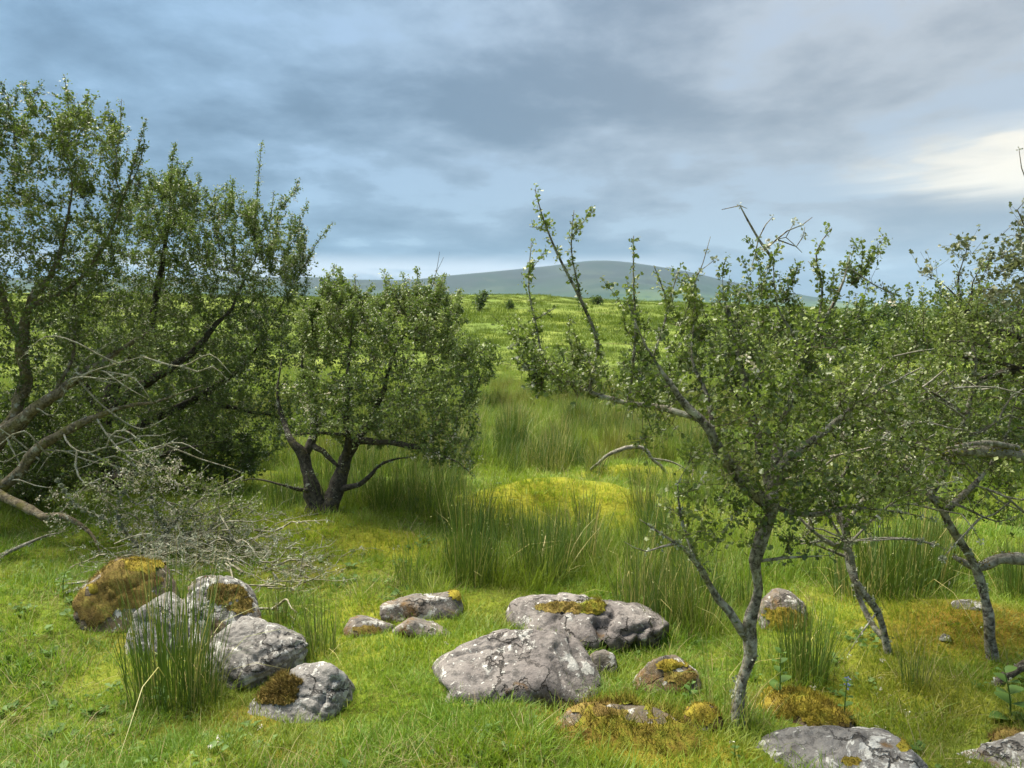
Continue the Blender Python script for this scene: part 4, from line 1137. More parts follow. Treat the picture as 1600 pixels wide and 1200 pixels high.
# thick mossy limbs and dead branches: each lies or hangs on its own
def branch(kind, label, pts, Y, mat, k=8, twigs=(), lich=0, seed=0, cat='branch', knob=.3, moss_n=0):
    rng = np.random.default_rng(seed + 77)
    K = np.array([list(at(p[0], p[1], Y + p[2])) + [p[3]] for p in pts])
    o0 = K[0, :3].copy()
    C = catmull(K, .03)
    C[:, :3] += np.clip(C[:, 3:4], .003, .02) * np.stack([fbm(C[:, :3] * 7 + s_ + seed, 3) for s_ in (0, 31, 67)], -1)
    Vt, Qt, Tt = tube(C[:, :3] - o0, C[:, 3], k, knob, rng, seed)
    root = tag(add(kind, mesh_from(kind, Vt, [Qt, Tt], mat, None, True), None, o0), label, cat)
    allp = [C]
    for tw in twigs:
        K2 = np.array([list(at(p[0], p[1], Y + p[2])) + [p[3]] for p in tw]); C2 = catmull(K2, .03)
        Vt, Qt, Tt = tube(C2[:, :3] - o0, C2[:, 3], 5, .12, rng, seed)
        add('twig', mesh_from('twig', Vt, [Qt, Tt], mat, None, True), root); allp.append(C2)
    A = np.vstack(allp)
    if lich:
        ci = rng.integers(0, len(A), lich)
        BV, BT, bt = tufts(A[ci, :3] + norm(rng.normal(size=(lich, 3)) + [0, 0, .3]) * A[ci, 3:4] * .9 - o0, .012, 8, rng, .012)
        add('lichen', mesh_from('lichen', BV, BT, M_LICHEN, {'tint': bt}), root, None, 'stuff')
    if moss_n:
        ci = rng.integers(0, len(C), moss_n)
        dv = norm(rng.normal(size=(moss_n, 3)) * .6 + [0, 0, 1.0])
        BV, BT, bt = tufts(C[ci, :3] + dv * C[ci, 3:4] * .92 - o0, .012, 7, rng, .014)
        add('moss', mesh_from('moss', BV, BT, M_MOSS_GREEN, {'tint': bt * .5}), root, None, 'stuff')
    return root


branch('broken_limb', 'thick broken limb padded with green moss, hanging level at the right edge', [(1700, 745, .2, .040), (1640, 725, .1, .036), (1590, 710, 0, .033), (1545, 707, 0, .030), (1505, 702, 0, .024), (1472, 708, 0, .008)], 3.55, M_DEADWOOD, 10,
       [[(1590, 700, 0, .016), (1540, 692, -.05, .013), (1480, 700, -.08, .006)]], 40, 1, moss_n=130)
branch('broken_limb', 'bare golden limb with flaking bark propped against the kinked trunk at the right edge', [(1690, 878, -.1, .040), (1640, 872, 0, .036), (1600, 874, 0, .034), (1560, 876, 0, .030), (1530, 884, 0, .024), (1492, 870, .02, .010)], 3.75, M_DEADWOOD, 9, (), 16, 2, moss_n=30)
branch('dead_branch', 'dark dead branch stuck in the grass above the corner rock at the right', [(1525, 1108, .02, .012), (1545, 1082, 0, .020), (1570, 1058, 0, .022), (1600, 1036, 0, .020), (1650, 1005, 0, .014)], 3.35, M_BARK, 7, [[(1535, 1095, .0, .008), (1522, 1105, -.05, .006)]], 30, 3)
branch('dead_branch', 'bleached crooked branch arching over the bright mossy mound', [(922, 735, .1, .014), (950, 712, 0, .020), (982, 698, 0, .024), (1008, 702, 0, .022), (1016, 716, 0, .020), (1032, 728, 0, .018), (1050, 752, 0, .010)], 8.2, M_DEADWOOD, 7, [[(1016, 716, 0, .012), (1050, 722, 0, .010), (1080, 738, 0, .006)]], 30, 4)
branch('dead_branch', 'pale lichened dead branch along the grass at the left edge', [(-60, 880, 0, .018), (0, 866, 0, .015), (40, 852, 0, .012), (70, 838, .05, .007), (95, 832, .05, .004)], 5.3, M_DEADWOOD, 6, [[(20, 858, 0, .008), (-10, 880, -.1, .006), (-40, 905, -.2, .004)]], 40, 5)
branch('dead_branch', 'crooked dead branch trailing down from the curved stems onto the grass, under the right trees', [(1240, 800, 0, .006), (1262, 822, -.02, .007), (1290, 845, 0, .010), (1325, 858, .05, .013), (1330, 880, .05, .014)], 3.6, M_DEADWOOD, 6,
       [[(1262, 822, 0, .006), (1280, 790, 0, .005), (1310, 775, 0, .003)], [(1290, 845, 0, .005), (1250, 850, -.05, .003)], [(1325, 858, .05, .007), (1300, 815, .05, .006), (1270, 770, .05, .004)]], 50, 6)

# heap of dead lichened twigs behind the tumbled boulders
rng = np.random.default_rng(5)
pile_o = ground(330, 890)
pile = root_at('brush_pile', pile_o, 'heap of dead lichened twigs lying behind the tumbled boulders at the left', 'brush pile')
E0, E1, Ra, Rb, tipsP = [], [], [], [], []
for k in range(360):
    u_ = rng.random()
    cx = 175 + 300 * u_; cy = 905 - 40 * math.sin(u_ * 3) + rng.normal() * 14
    if cx > 430:
        cy += 15
    b = ground(cx, min(max(cy, 850), 930)); b = b + [0, rng.normal() * .25, abs(rng.normal()) * .06 + (.13 * math.exp(-((u_ - .35) / .35) ** 2)) * rng.random()]
    az_ = rng.normal() * .55 + (0 if rng.random() < .7 else math.pi)
    dv = np.array([math.cos(az_), math.sin(az_) * .8, rng.normal() * .28 + .12])
    L = rng.uniform(.12, .5); n = 6; r = .0016 * math.exp(rng.random() ** 1.6 * 1.9)
    p0 = b.copy()
    for q in range(n):
        dv = norm(dv + rng.normal(size=3) * .28 + [0, 0, -.05]); p1 = p0 + dv * L / n
        p1[2] = max(p1[2], float(ground_z(p1[0:1], p1[1:2])[0]) + .01)
        E0.append(p0); E1.append(p1); Ra.append(r * (1 - q / n * .75)); Rb.append(r * (1 - (q + 1) / n * .75))
        if rng.random() < .5:
            d2 = norm(dv + rng.normal(size=3) * .8); E0.append(p1); E1.append(p1 + d2 * rng.uniform(.03, .10)); Ra.append(r * .5); Rb.append(r * .2)
        tipsP.append(p1); p0 = p1
V_, Q_ = prisms(np.array(E0) - pile_o, np.array(E1) - pile_o, np.array(Ra), np.array(Rb), 4)
add('twigs', mesh_from('twigs', V_, Q_, M_LICHENTWIG), pile, None, 'stuff')
ci = rng.integers(0, len(tipsP), 1500)
BV, BT, bt = tufts(np.array(tipsP)[ci] - pile_o, .013, 8, rng, .012)
add('lichen', mesh_from('lichen', BV, BT, M_LICHEN, {'tint': bt}), pile, None, 'stuff')


# low scrub at the left: thin lichened saplings between the limbs and the twin-stemmed tree
grow('thorn_scrub', 'low straggly thorn scrub with grey lichen, between the brush pile and the twin-stemmed hawthorn', 'shrub', (300, 860),
     [[(250, 868, 0, .016), (262, 830, 0, .013), (290, 800, 0, .010), (330, 770, 0, .007), (380, 745, 0, .004)],
      [(262, 830, 0, .010), (240, 790, 0, .008), (235, 740, 0, .005)],
      [(300, 868, .1, .012), (330, 830, .1, .010), (370, 800, .1, .007), (410, 780, .1, .004)],
      [(200, 868, 0, .014), (180, 820, -.1, .011), (190, 770, -.1, .008), (230, 720, -.1, .005)],
      [(180, 820, -.1, .009), (120, 790, -.1, .007), (90, 750, 0, .004)]],
     [(330, 790, 80, 50, 0, .35, 230), (220, 750, 80, 50, -.1, .3, 230), (270, 830, 90, 30, 0, .3, 150), (140, 800, 70, 50, -.1, .3, 160), (370, 830, 60, 30, .1, .3, 90)],
     3000, .021, False, 9, bark=M_LICHENTWIG, twigmat=M_LICHENTWIG, n_lichen=1500, n_blossom=240, step=.05, kill=.07, infl=.5)

# shrubs further off
far_specs = [
    ('rounded light green bush just behind the twin-stemmed hawthorn crown', (735, 640), [(735, 565, 52, 48)], 7000, .040, .1, .15),
    ('grey-green bush below the two tallest thorny shoots', (905, 632), [(905, 575, 48, 40), (870, 605, 40, 20)], 5500, .042, 0, -.05),
    ('low dark bush behind the left arm of the pale-trunked hawthorn', (1010, 640), [(1010, 590, 60, 36)], 5000, .045, 0, 0),
    ('leafy bush filling the gap behind the pale-trunked hawthorn crown', (1160, 640), [(1160, 560, 80, 60)], 7000, .05, 0, .1),
    ('dense bush behind the curved stems on the right', (1330, 700), [(1330, 620, 90, 70)], 8000, .04, 0, .05),
    ('wide bush behind the flat crown at the right edge', (1530, 740), [(1530, 640, 110, 90)], 9000, .04, 0, .05),
    ('shady bush behind the broad dark hawthorn', (260, 720), [(260, 600, 150, 90)], 9000, .05, 0, -.1),
    ('dark thicket bush at the left edge behind the crooked mossy limbs', (50, 800), [(40, 700, 130, 85)], 11000, .034, 0, -.1),
    ('low thicket bush in the gap left of the twin-stemmed hawthorn', (350, 770), [(330, 715, 90, 48)], 7000, .030, 0, 0),
]
for k, (lab, base, bl, nl, lf, dy, tb) in enumerate(far_specs):
    Gb = ground(*base); sc = Gb[1] / F
    x0, y0 = base
    b0 = bl[0]
    lim = [[(x0, y0 + 2, 0, 7 * sc * .5), (x0 + 3, (y0 + b0[1]) / 2, 0, 5 * sc * .5), (x0 - 4, b0[1], 0, 2 * sc * .5)]]
    for q in (-1, 1):
        lim.append([(x0, y0 - 6, 0, 4 * sc * .5), (x0 + q * b0[2] * .35, b0[1] + b0[3] * .4, 0, 2.5 * sc * .5), (x0 + q * b0[2] * .6, b0[1], q * .1, 1.2 * sc * .5)])
    grow('bush', lab, 'bush', base, lim, [(b[0], b[1], b[2], b[3], dy, b[2] * sc * .8, 320) for b in bl], nl, lf, False, 30 + k, step=.09 * sc / .012, kill=.12 * sc / .012, infl=1.2 * sc / .012, leafmat=M_LEAF_FAR, bark=M_BARK_DARK, tip=.0025, tint_bias=tb, twig_n=.3)

WG = 'woodland trees in the dip at the right'
wood = [((1300, 560), (1300, 520, 45, 40), 46, 'narrow tree at the left end of the distant wood'), ((1372, 566), (1372, 508, 52, 44), 44, 'rounded dark tree in the middle of the distant wood'), ((1440, 566), (1442, 500, 55, 42), 48, 'bright green tree topping the distant wood below the willow sprays'),
        ((1510, 572), (1512, 505, 58, 50), 45, 'broad tree of the distant wood behind the pale willow bush'), ((1400, 580), (1405, 540, 60, 36), 40, 'low dark tree at the front of the distant wood'), ((1585, 575), (1590, 505, 60, 52), 46, 'tree at the right end of the distant wood by the edge'),
        ((1250, 560), (1255, 535, 40, 24), 50, 'small low tree beside the left end of the distant wood')]
for k, (base, b0, Yw, lab) in enumerate(wood):
    sc = Yw / F; x0, y0 = base
    lim = [[(x0, y0 + 30, 0, .20), (x0 + 4, y0 - 8, 0, .16), (x0 - 3, b0[1], 0, .07)]]
    for q in (-1, 1):
        lim.append([(x0, y0 - 6, 0, .11), (x0 + q * b0[2] * .35, b0[1] + b0[3] * .3, 0, .08), (x0 + q * b0[2] * .6, b0[1] - 4, q * .3, .04)])
    grow('tree', lab, 'tree', base, lim, [(b0[0], b0[1], b0[2], b0[3], 0, b0[2] * sc * .8, 260)], 4200, .15, False, 50 + k, Y=Yw, step=.33, kill=.45, infl=4.0, leafmat=M_LEAF_FAR, bark=M_BARK_DARK, tip=.008, group=WG, twig_n=.2, tint_bias=[.0, -.2, .15, .1, -.3, .1, 0][k])

hill = [((750, 486), (750, 472, 8, 13), 'tallest lone thorn bush on the grass hillside, near the crest'), ((717, 494), (717, 487, 5, 6), 'small dark bush below left of the tallest hillside thorn'), ((707, 494), (707, 491, 3, 3), 'tiny dark bush, leftmost on the grass hillside'),
        ((933, 476), (933, 470, 8, 7), 'thorn bush on the hill crest under the mountain summit'), ((985, 478), (985, 473, 10, 7), 'spreading bush on the hill crest right of the summit'), ((758, 472), (757, 462, 4, 5), 'thin bush on the crest just behind the tallest hillside thorn'),
        ((797, 482), (797, 478, 4, 3), 'little dark bush low on the crest right of the tallest hillside thorn')]
for k, (base, b0, lab) in enumerate(hill):
    Gb = ground(*base); sc = Gb[1] / F; x0, y0 = base
    lim = [[(x0, y0 + 1, 0, .12), (x0 + 1, (y0 + b0[1]) / 2, 0, .09), (b0[0], b0[1], 0, .04)], [(x0, y0 - 2, 0, .05), (b0[0] + b0[2] * .5, b0[1] - 1, 0, .03)]]
    grow('thorn_bush', lab, 'bush', base, lim, [(b0[0], b0[1], b0[2], b0[3], 0, b0[2] * sc * .8, 70)], 420, .20, False, 70 + k, step=.11, kill=.13, infl=3.0, leafmat=M_LEAF_FAR, bark=M_BARK_DARK, tip=.012, limb_k=5, tint_bias=-.15)

# ------------------------------------------------------------------ grass, rushes and small plants
def blades(n, rad, hmin, hmax, width, lean, rng, segs=3, droop=.5, round_=False, dry=0.0, upright=0.0):
    """n curved tapering blades on a disc; returns verts, faces and a tint per vertex"""
    a = rng.random(n) * 2 * math.pi; q = rad * np.sqrt(rng.random(n))
    base = np.stack([q * np.cos(a), q * np.sin(a), np.full(n, -.015)], -1)
    h = rng.uniform(hmin, hmax, n) * (1 - .25 * (q / rad) ** 2)
    az_ = a + rng.normal(size=n) * .9
    out = np.stack([np.cos(az_), np.sin(az_), 0 * az_], -1)
    ln = lean * rng.random(n) * (.3 + .7 * q / rad) + rng.random(n) * .12 * (1 - upright)
    side = np.stack([-np.sin(az_ + rng.normal(size=n) * .8), np.cos(az_), 0 * az_], -1); side = norm(side)
    V, Q = [], []
    dr = droop * rng.random(n) ** 2
    for s in range(segs + 1):
        t = s / segs
        c = base + np.stack([0 * h, 0 * h, h * (t - dr * .55 * t ** 3)], -1) + out * (h * (ln * t + dr * .7 * t ** 2.4))[:, None]
        w = width * rng.uniform(.8, 1.1) * (1 - .82 * t ** (1.6 if not round_ else 3))
        V.append(c - side * w / 2); V.append(c + side * w / 2)
    V = np.stack(V, 1).reshape(-1, 3); k = 2 * (segs + 1)
    b = np.arange(n)[:, None] * k
    Q = np.stack([np.concatenate([b + 2 * s, b + 2 * s + 1, b + 2 * s + 3, b + 2 * s + 2], 1) for s in range(segs)], 1).reshape(-1, 4)
    tint = rng.random(n) * .72; isdry = rng.random(n) < dry; tint[isdry] = rng.uniform(.8, 1, isdry.sum())
    return V, Q, np.repeat(tint, k)


PROTO = bpy.data.collections.new('grass_prototypes')        # not linked to the scene: sources for the grass nodes only


def proto(name, parts, mat):
    Vs, Qs, ts, k = [], [], [], 0
    for (V, Q, t) in parts:
        Vs.append(V); Qs.append(Q + k); ts.append(t); k += len(V)
    return mesh_from(name, np.vstack(Vs), np.vstack(Qs), mat, {'tint': np.concatenate(ts)})


def variants(name, fn, n, mat):
    c = bpy.data.collections.new(name)
    for k in range(n):
        ob = bpy.data.objects.new(name, proto(name, fn(np.random.default_rng(200 + k * 17 + len(name))), mat)); c.objects.link(ob)
    return c


C_TURF = variants('turf_tuft', lambda r: [blades(62, .11, .018, .052, .0036, 1.5, r, 2, .9, dry=.05), blades(9, .11, .04, .085, .0034, .9, r, 3, .9, dry=.12)], 5, M_GRASS)
C_TALL = variants('tall_tuft', lambda r: [blades(70, .13, .10, .28, .0042, .7, r, 3, .8, dry=.07), blades(8, .12, .22, .36, .003, .5, r, 3, .4, dry=.6)], 4, M_TALL)
C_RUSH = variants('rush_tuft', lambda r: [blades(75, .10, .16, .56, .0040, .45, r, 3, .28, True, .14, .6), blades(16, .12, .10, .30, .004, .8, r, 3, .8, dry=.35)], 4, M_RUSH)
C_HILLRUSH = variants('hill_rush', lambda r: [blades(70, .32, .12, .38, .011, .5, r, 3, .3, True, .2, .6)], 3, M_RUSH)
C_HILL = variants('hill_tuft', lambda r: [blades(80, .50, .07, .20, .016, .9, r, 2, .7, dry=.08)], 4, M_HILLGRASS)


def rosette_mesh(r, n, L):
    a = r.random(n) * 6.283; Ax = np.stack([np.cos(a), np.sin(a), r.uniform(.15, .7, n)], -1)
    V, T_, t = leaves(np.stack([np.cos(a), np.sin(a), 0 * a], -1) * .006 + r.normal(size=(n, 3)) * [.022, .022, .004] + [0, 0, .012], Ax, L * r.uniform(.6, 1.3, n), r, upbias=2.5)
    return V, T_, t * .8


def daisy_mesh(r):
    V, Q, t = blades(3, .03, .035, .06, .0018, .4, r, 2, .1)
    tops = np.stack([V[7::6], ], 0)[0][:3] if False else V.reshape(3, 6, 3)[:, 5]
    B, BT, bt = tufts(tops, .006, 8, r, .0075)
    return [(B, BT, bt * .4 + .6)]


M_STRAW = leaf_material('dead_straw', [(0.0, (0.16, 0.12, 0.05)), (.5, (0.30, 0.25, 0.12)), (1.0, (0.46, 0.41, 0.25))], trans=(.35, .3, .15), tw=.2, rough=.7, spec=.2)
C_STRAW = variants('straw_wisp', lambda r: [blades(16, .12, .03, .11, .0026, 2.4, r, 3, 1.0)], 4, M_STRAW)
C_WEEDS = variants('weed_rosette', lambda r: [rosette_mesh(r, 13, .032)], 4, M_WEED)
C_DAISY = variants('daisy_heads', daisy_mesh, 3, M_BLOSSOM)


def scatter(name, coll, P, rot, scale, yel, rust, mat):
    n = len(P)
    me = bpy.data.meshes.new(name); me.vertices.add(n); me.vertices.foreach_set('co', P.astype(np.float32).ravel())
    for k, v in (('rx', rot[:, 0]), ('ry', rot[:, 1]), ('rz', rot[:, 2]), ('sc', scale), ('yel', yel), ('rust', rust)):
        a = me.attributes.new(k, 'FLOAT', 'POINT'); a.data.foreach_set('value', v.astype(np.float32))
    ob = add(name, me, None, None, 'stuff')
    me.materials.append(mat)
    ng = bpy.data.node_groups.new(name, 'GeometryNodeTree')
    ng.interface.new_socket('Geometry', in_out='INPUT', socket_type='NodeSocketGeometry')
    ng.interface.new_socket('Geometry', in_out='OUTPUT', socket_type='NodeSocketGeometry')
    N = ng.nodes; L = ng.links
    gi, go = N.new('NodeGroupInput'), N.new('NodeGroupOutput')
    ip = N.new('GeometryNodeInstanceOnPoints'); ci_ = N.new('GeometryNodeCollectionInfo')
    ci_.inputs['Collection'].default_value = coll; ci_.inputs['Separate Children'].default_value = True; ci_.inputs['Reset Children'].default_value = True
    ip.inputs['Pick Instance'].default_value = True
    L.new(gi.outputs[0], ip.inputs['Points']); L.new(ci_.outputs[0], ip.inputs['Instance'])

    def na(nm):
        a = N.new('GeometryNodeInputNamedAttribute'); a.data_type = 'FLOAT'; a.inputs['Name'].default_value = nm
        return a.outputs[0]
    cx = N.new('ShaderNodeCombineXYZ'); L.new(na('rx'), cx.inputs[0]); L.new(na('ry'), cx.inputs[1]); L.new(na('rz'), cx.inputs[2])
    er = N.new('FunctionNodeEulerToRotation'); L.new(cx.outputs[0], er.inputs[0]); L.new(er.outputs[0], ip.inputs['Rotation'])
    L.new(na('sc'), ip.inputs['Scale'])
    rv = N.new('FunctionNodeRandomValue'); rv.data_type = 'INT'; rv.inputs['Min'].default_value = 0; rv.inputs['Max'].default_value = len(coll.objects) - 1
    L.new([s_ for s_ in rv.outputs if s_.enabled][0] if any(s_.enabled for s_ in rv.outputs) else rv.outputs[2], ip.inputs['Instance Index'])
    L.new(ip.outputs[0], go.inputs[0])
    md = ob.modifiers.new('scatter', 'NODES'); md.node_group = ng
    return ob


def polar(n, r0, r1, power, rng, half=50):
    """points over the ground with density falling as r**-power"""
    u = rng.random(n); e = 2 - power
    r = (r0 ** e + u * (r1 ** e - r0 ** e)) ** (1 / e)
    t = np.radians(rng.uniform(-half, half, n))
    return r * np.sin(t), r * np.cos(t), r


def clear_of_rocks(x, y, grow_=1.0):
    k = np.ones(len(x), bool)
    for (cx, cy, rx, ry) in ROCK_FOOT:
        k &= ((x - cx) / (rx * grow_)) ** 2 + ((y - cy) / (ry * grow_)) ** 2 > 1
    return k


TALLZ = [(640, 790, .9, .6, .9), (560, 720, 1.2, 1.0, .8), (850, 850, .8, .55, 1), (760, 885, .6, .45, 1), (950, 850, .6, .45, 1), (1010, 910, .55, .4, 1), (700, 700, 2.2, 1.6, .9), (900, 690, 2.6, 1.6, 1), (1070, 850, .8, .6, 1), (1080, 950, .35, .4, .8),
         (1230, 880, .6, .5, .8), (1400, 885, .55, .35, 1), (1250, 1040, .2, .18, .9), (1200, 780, 1.6, 1.0, .9), (450, 690, 1.8, 1.4, .6), (1450, 740, 2.2, 1.2, .7), (1540, 900, .5, .4, .5), (100, 780, 1.5, 1.0, .4)]
NOTALL = [(880, 772, 1.1, .4, 1), (985, 740, .7, .45, 1), (640, 850, .6, .3, .9), (480, 840, .8, .4, .7), (720, 850, .3, .2, .8)]


def make_grass():
    rng = np.random.default_rng(11)

    def pack(x, y, sc, tilt, rng):
        P = np.stack([x, y, ground_z(x, y)], -1)
        rot = np.stack([rng.normal(size=len(x)) * tilt, rng.normal(size=len(x)) * tilt, rng.random(len(x)) * 6.283], -1)
        return P, rot, sc
    # short turf
    x, y, r = polar(21000, 1.7, 15, 1.55, rng)
    tz = blob(x, y, TALLZ); k = clear_of_rocks(x, y, .82) & (rng.random(len(x)) > tz * .6)
    x, y, r = x[k], y[k], r[k]
    hum = np.clip(fbm(np.stack([x, y, 0 * x], -1) * 2.2, 3), -1, 1)
    P, rot, sc = pack(x, y, (1 + .5 * hum) * rng.uniform(.75, 1.25, len(x)) * np.clip(1 + .10 * (r - 4), 1, 2.2), .16, rng)
    pat = np.clip(fbm(np.stack([x, y, 0 * x], -1) * 1.1 + 9, 4) * 1.9 - .25, 0, 1); pr = np.clip(fbm(np.stack([x, y, 0 * x], -1) * 1.7 + 33, 4) * 2.3 - .5, 0, .9)
    ye = np.clip(np.maximum(blob(x, y, YEL), pat * .8) + rng.normal(size=len(x)) * .1, 0, 1); ru = np.clip(np.maximum(blob(x, y, RUST), pr) + rng.normal(size=len(x)) * .06, 0, 1)
    scatter('turf_grass', C_TURF, P, rot, sc, ye, ru, M_GRASS)
    # knee-high grass
    x, y, r = polar(15000, 3.2, 34, 1.25, rng)
    tz = np.clip(np.maximum(blob(x, y, TALLZ), np.clip((r - 9) / 6, 0, .9)) - blob(x, y, NOTALL), 0, 1)
    k = clear_of_rocks(x, y, 1.12) & (rng.random(len(x)) < tz)
    x, y, r = x[k], y[k], r[k]
    P, rot, sc = pack(x, y, rng.uniform(.55, 1.2, len(x)) * np.clip(1 + .03 * (r - 5), .8, 1.6), .10, rng)
    n1 = fbm(np.stack([x, y, 0 * x], -1) * .6 + 3, 4)
    scatter('tall_grass', C_TALL, P, rot, sc, np.clip(n1 * .9, 0, .6), np.clip(-n1 * .8 - .05, 0, .6), M_TALL)
    # scattered straws of tall grass over the short turf
    # rushes of the wet hollow
    x, y, r = polar(10500, 4.2, 26, 1.15, rng)
    n2 = fbm(np.stack([x, y, 0 * x], -1) * .55 + 20, 3)
    tz = np.clip(np.maximum(blob(x, y, TALLZ) * np.clip(.55 + n2 * 1.4, 0, 1), np.clip((r - 9) / 6, 0, .8) * np.clip(n2 * 4, 0, 1)) - blob(x, y, NOTALL), 0, 1)
    k = clear_of_rocks(x, y, 1.25) & (rng.random(len(x)) < tz)
    x, y, r = x[k], y[k], r[k]
    P, rot, sc = pack(x, y, rng.uniform(.6, 1.15, len(x)), .07, rng)
    n3 = fbm(np.stack([x, y, 0 * x], -1) * .8 + 50, 3)
    scatter('rushes', C_RUSH, P, rot, sc, 0 * x, np.clip(n3 * 1.6 + .07 * (r - 7), 0, .95), M_RUSH)
    # straw, broad-leaved weeds and daisies in the short turf
    for nm, cc, cnt, mt, sz in (('dead_straw', C_STRAW, 5200, M_STRAW, 1.0), ('turf_weeds', C_WEEDS, 1500, M_WEED, 1.0), ('daisies', C_DAISY, 170, M_BLOSSOM, 1.0)):
        x, y, r = polar(cnt, 2.0, 10, 1.5, rng)
        cl = fbm(np.stack([x, y, 0 * x], -1) * 1.6 + len(nm) * 7, 3)
        k = clear_of_rocks(x, y, .95) & (cl > rng.uniform(-.3, .45, len(x)))
        x, y, r = x[k], y[k], r[k]
        P, rot, sc = pack(x, y, rng.uniform(.6, 1.25, len(x)) * sz, .12, rng)
        scatter(nm, cc, P, rot, sc, 0 * x, 0 * x, mt)
    # dark rushy patches on the hillside
    x, y, r = polar(5200, 22, 122, 1.0, rng)
    n5 = fbm(np.stack([x * .5, y, 0 * x], -1) * .16 + 60, 4)
    k = n5 > rng.uniform(.02, .5, len(x)); x, y, r = x[k], y[k], r[k]
    P, rot, sc = pack(x, y, rng.uniform(.6, 1.3, len(x)), .06, rng)
    scatter('hillside_rushes', C_HILLRUSH, P, rot, sc, 0 * x, np.clip(rng.normal(size=len(x)) * .2, 0, .6), M_RUSH)
    # hillside grass
    x, y, r = polar(17000, 16, 128, 1.15, rng)
    n4 = fbm(np.stack([x * .25, y, 0 * x], -1) * .12, 4)
    P, rot, sc = pack(x, y, rng.uniform(.6, 1.3, len(x)) * (1 + .5 * n4) * np.clip(r / 40, .8, 1.7), .08, rng)
    scatter('hillside_grass', C_HILL, P, rot, sc, np.clip(n4 * .4, 0, .12), np.clip(-n4 * .9 - .15, 0, .5), M_HILLGRASS)


make_grass()


# single rush tussocks and grass clumps that stand out
def tussock_mesh(n, rad, h0, h1, lean, dry, seed, mat, seedheads=0, low=40):
    r = np.random.default_rng(seed)
    parts = [blades(n, rad, h0, h1, .0042, lean, r, 4, .18, True, dry, .7), blades(low, rad * 1.2, h0 * .4, h0 * 1.1, .0045, 1.0, r, 3, .9, dry=dry * .8)]
    parts.append(blades(max(6, n // 10), rad, h0 * .8, h1, .004, .7, r, 4, 1.7, True, .55))
    V, Q, t = parts[0]; tops = V.reshape(-1, 10, 3)[:: 7, 6] + r.normal(size=(len(V.reshape(-1, 10, 3)[:: 7]), 3)) * .004
    B, BT, bt = tufts(tops, .004, 4, r, .009)
    heads = (B, BT, np.full(len(B), .84))
    if seedheads:
        parts.append(blades(seedheads, rad * .8, h1 * .9, h1 * 1.35, .003, lean * .8, r, 4, .1, True, 1.0, .6))
    parts = [q_ for q_ in parts if len(q_[1])]
    Vs = np.vstack([q_[0] for q_ in parts] + [heads[0]]); k_ = 0; Qs = []
    for q_ in parts:
        Qs.append(q_[1] + k_); k_ += len(q_[0])
    return mesh_from('rush_tussock', Vs, [np.vstack(Qs), heads[1] + k_], mat, {'tint': np.concatenate([q_[2] for q_ in parts] + [heads[2]])})


TM = {'green': [tussock_mesh(190, .14, .25, .50, .38, .06, 300 + k, M_RUSH, 10) for k in range(3)],
      'dry': [tussock_mesh(130, .13, .18, .42, .55, .45, 310 + k, M_RUSH, 14) for k in range(2)],
      'sparse': [tussock_mesh(60, .09, .15, .40, .45, .30, 320 + k, M_RUSH, 10, 26) for k in range(2)],
      'wispy': [tussock_mesh(26, .09, .16, .36, .75, .55, 330 + k, M_TALL, 6, 30) for k in range(2)]}
TUS = [((268, 1092), 'green', 1.05, 'front rush tussock with long straw stalks, before the tumbled boulders'), ((318, 1100), 'sparse', .8, 'short yellow-green rush tuft at the right foot of the front tussock'),
       ((500, 1020), 'sparse', .85, 'sparse rush tuft right of the tumbled boulders, below the brush heap'), ((440, 975), 'sparse', .7, 'thin rush tuft between the brush heap and the grey slanting boulder'),
       ((1398, 935), 'green', 1.25, 'largest dark rush tussock, under the right hawthorns'), ((1345, 935), 'dry', 1.05, 'straw-streaked rush tussock left of the largest dark one'), ((1450, 925), 'green', 1.0, 'dark rush tussock just right of the largest one'),
       ((1256, 1062), 'green', .72, 'dark green rush clump behind the broad-leaved plant'), ((1432, 1078), 'sparse', .62, 'slim upright rush tuft standing alone in the bright grass'),
       ((642, 798), 'dry', 1.05, 'tan-topped rush tussock right of the twin-stemmed hawthorn'), ((600, 800), 'green', .8, 'green rush tussock close by the right trunk of the twin-stemmed hawthorn'),
       ((845, 905), 'green', 1.15, 'dark rush tussock directly behind the humped boulder'), ((905, 880), 'dry', 1.1, 'straw-flecked rush tussock behind the mossy hollow of the humped boulder'),
       ((1000, 955), 'dry', 1.0, 'tawny rush clump leaning against the craggy end of the humped boulder'), ((735, 905), 'green', 1.05, 'dark rush tussock left of the humped boulder'), ((1048, 975), 'green', .8, 'rush clump right of the craggy boulder end'),
       ((1598, 940), 'green', .8, 'dark rush clump at the right edge below the golden limb'), ((1128, 1120), 'wispy', .9, 'wispy bleached grass clump left of the pale trunk'), ((1168, 1135), 'wispy', .7, 'wispy grass clump at the right of the pale trunk foot'),
       ((1003, 800), 'dry', .85, 'brownish rush clump at the right end of the bright mossy mound'), ((868, 738), 'dry', 1.15, 'russet rush clump above the bright mossy mound'), ((800, 700), 'green', 1.2, 'tall rush clump left above the russet one'),
       ((700, 765), 'dry', .95, 'pale rush clump left of the bright mossy mound'), ((1010, 1130), 'wispy', .6, 'wispy grass between the dark rounded stone and the ochre mound')]
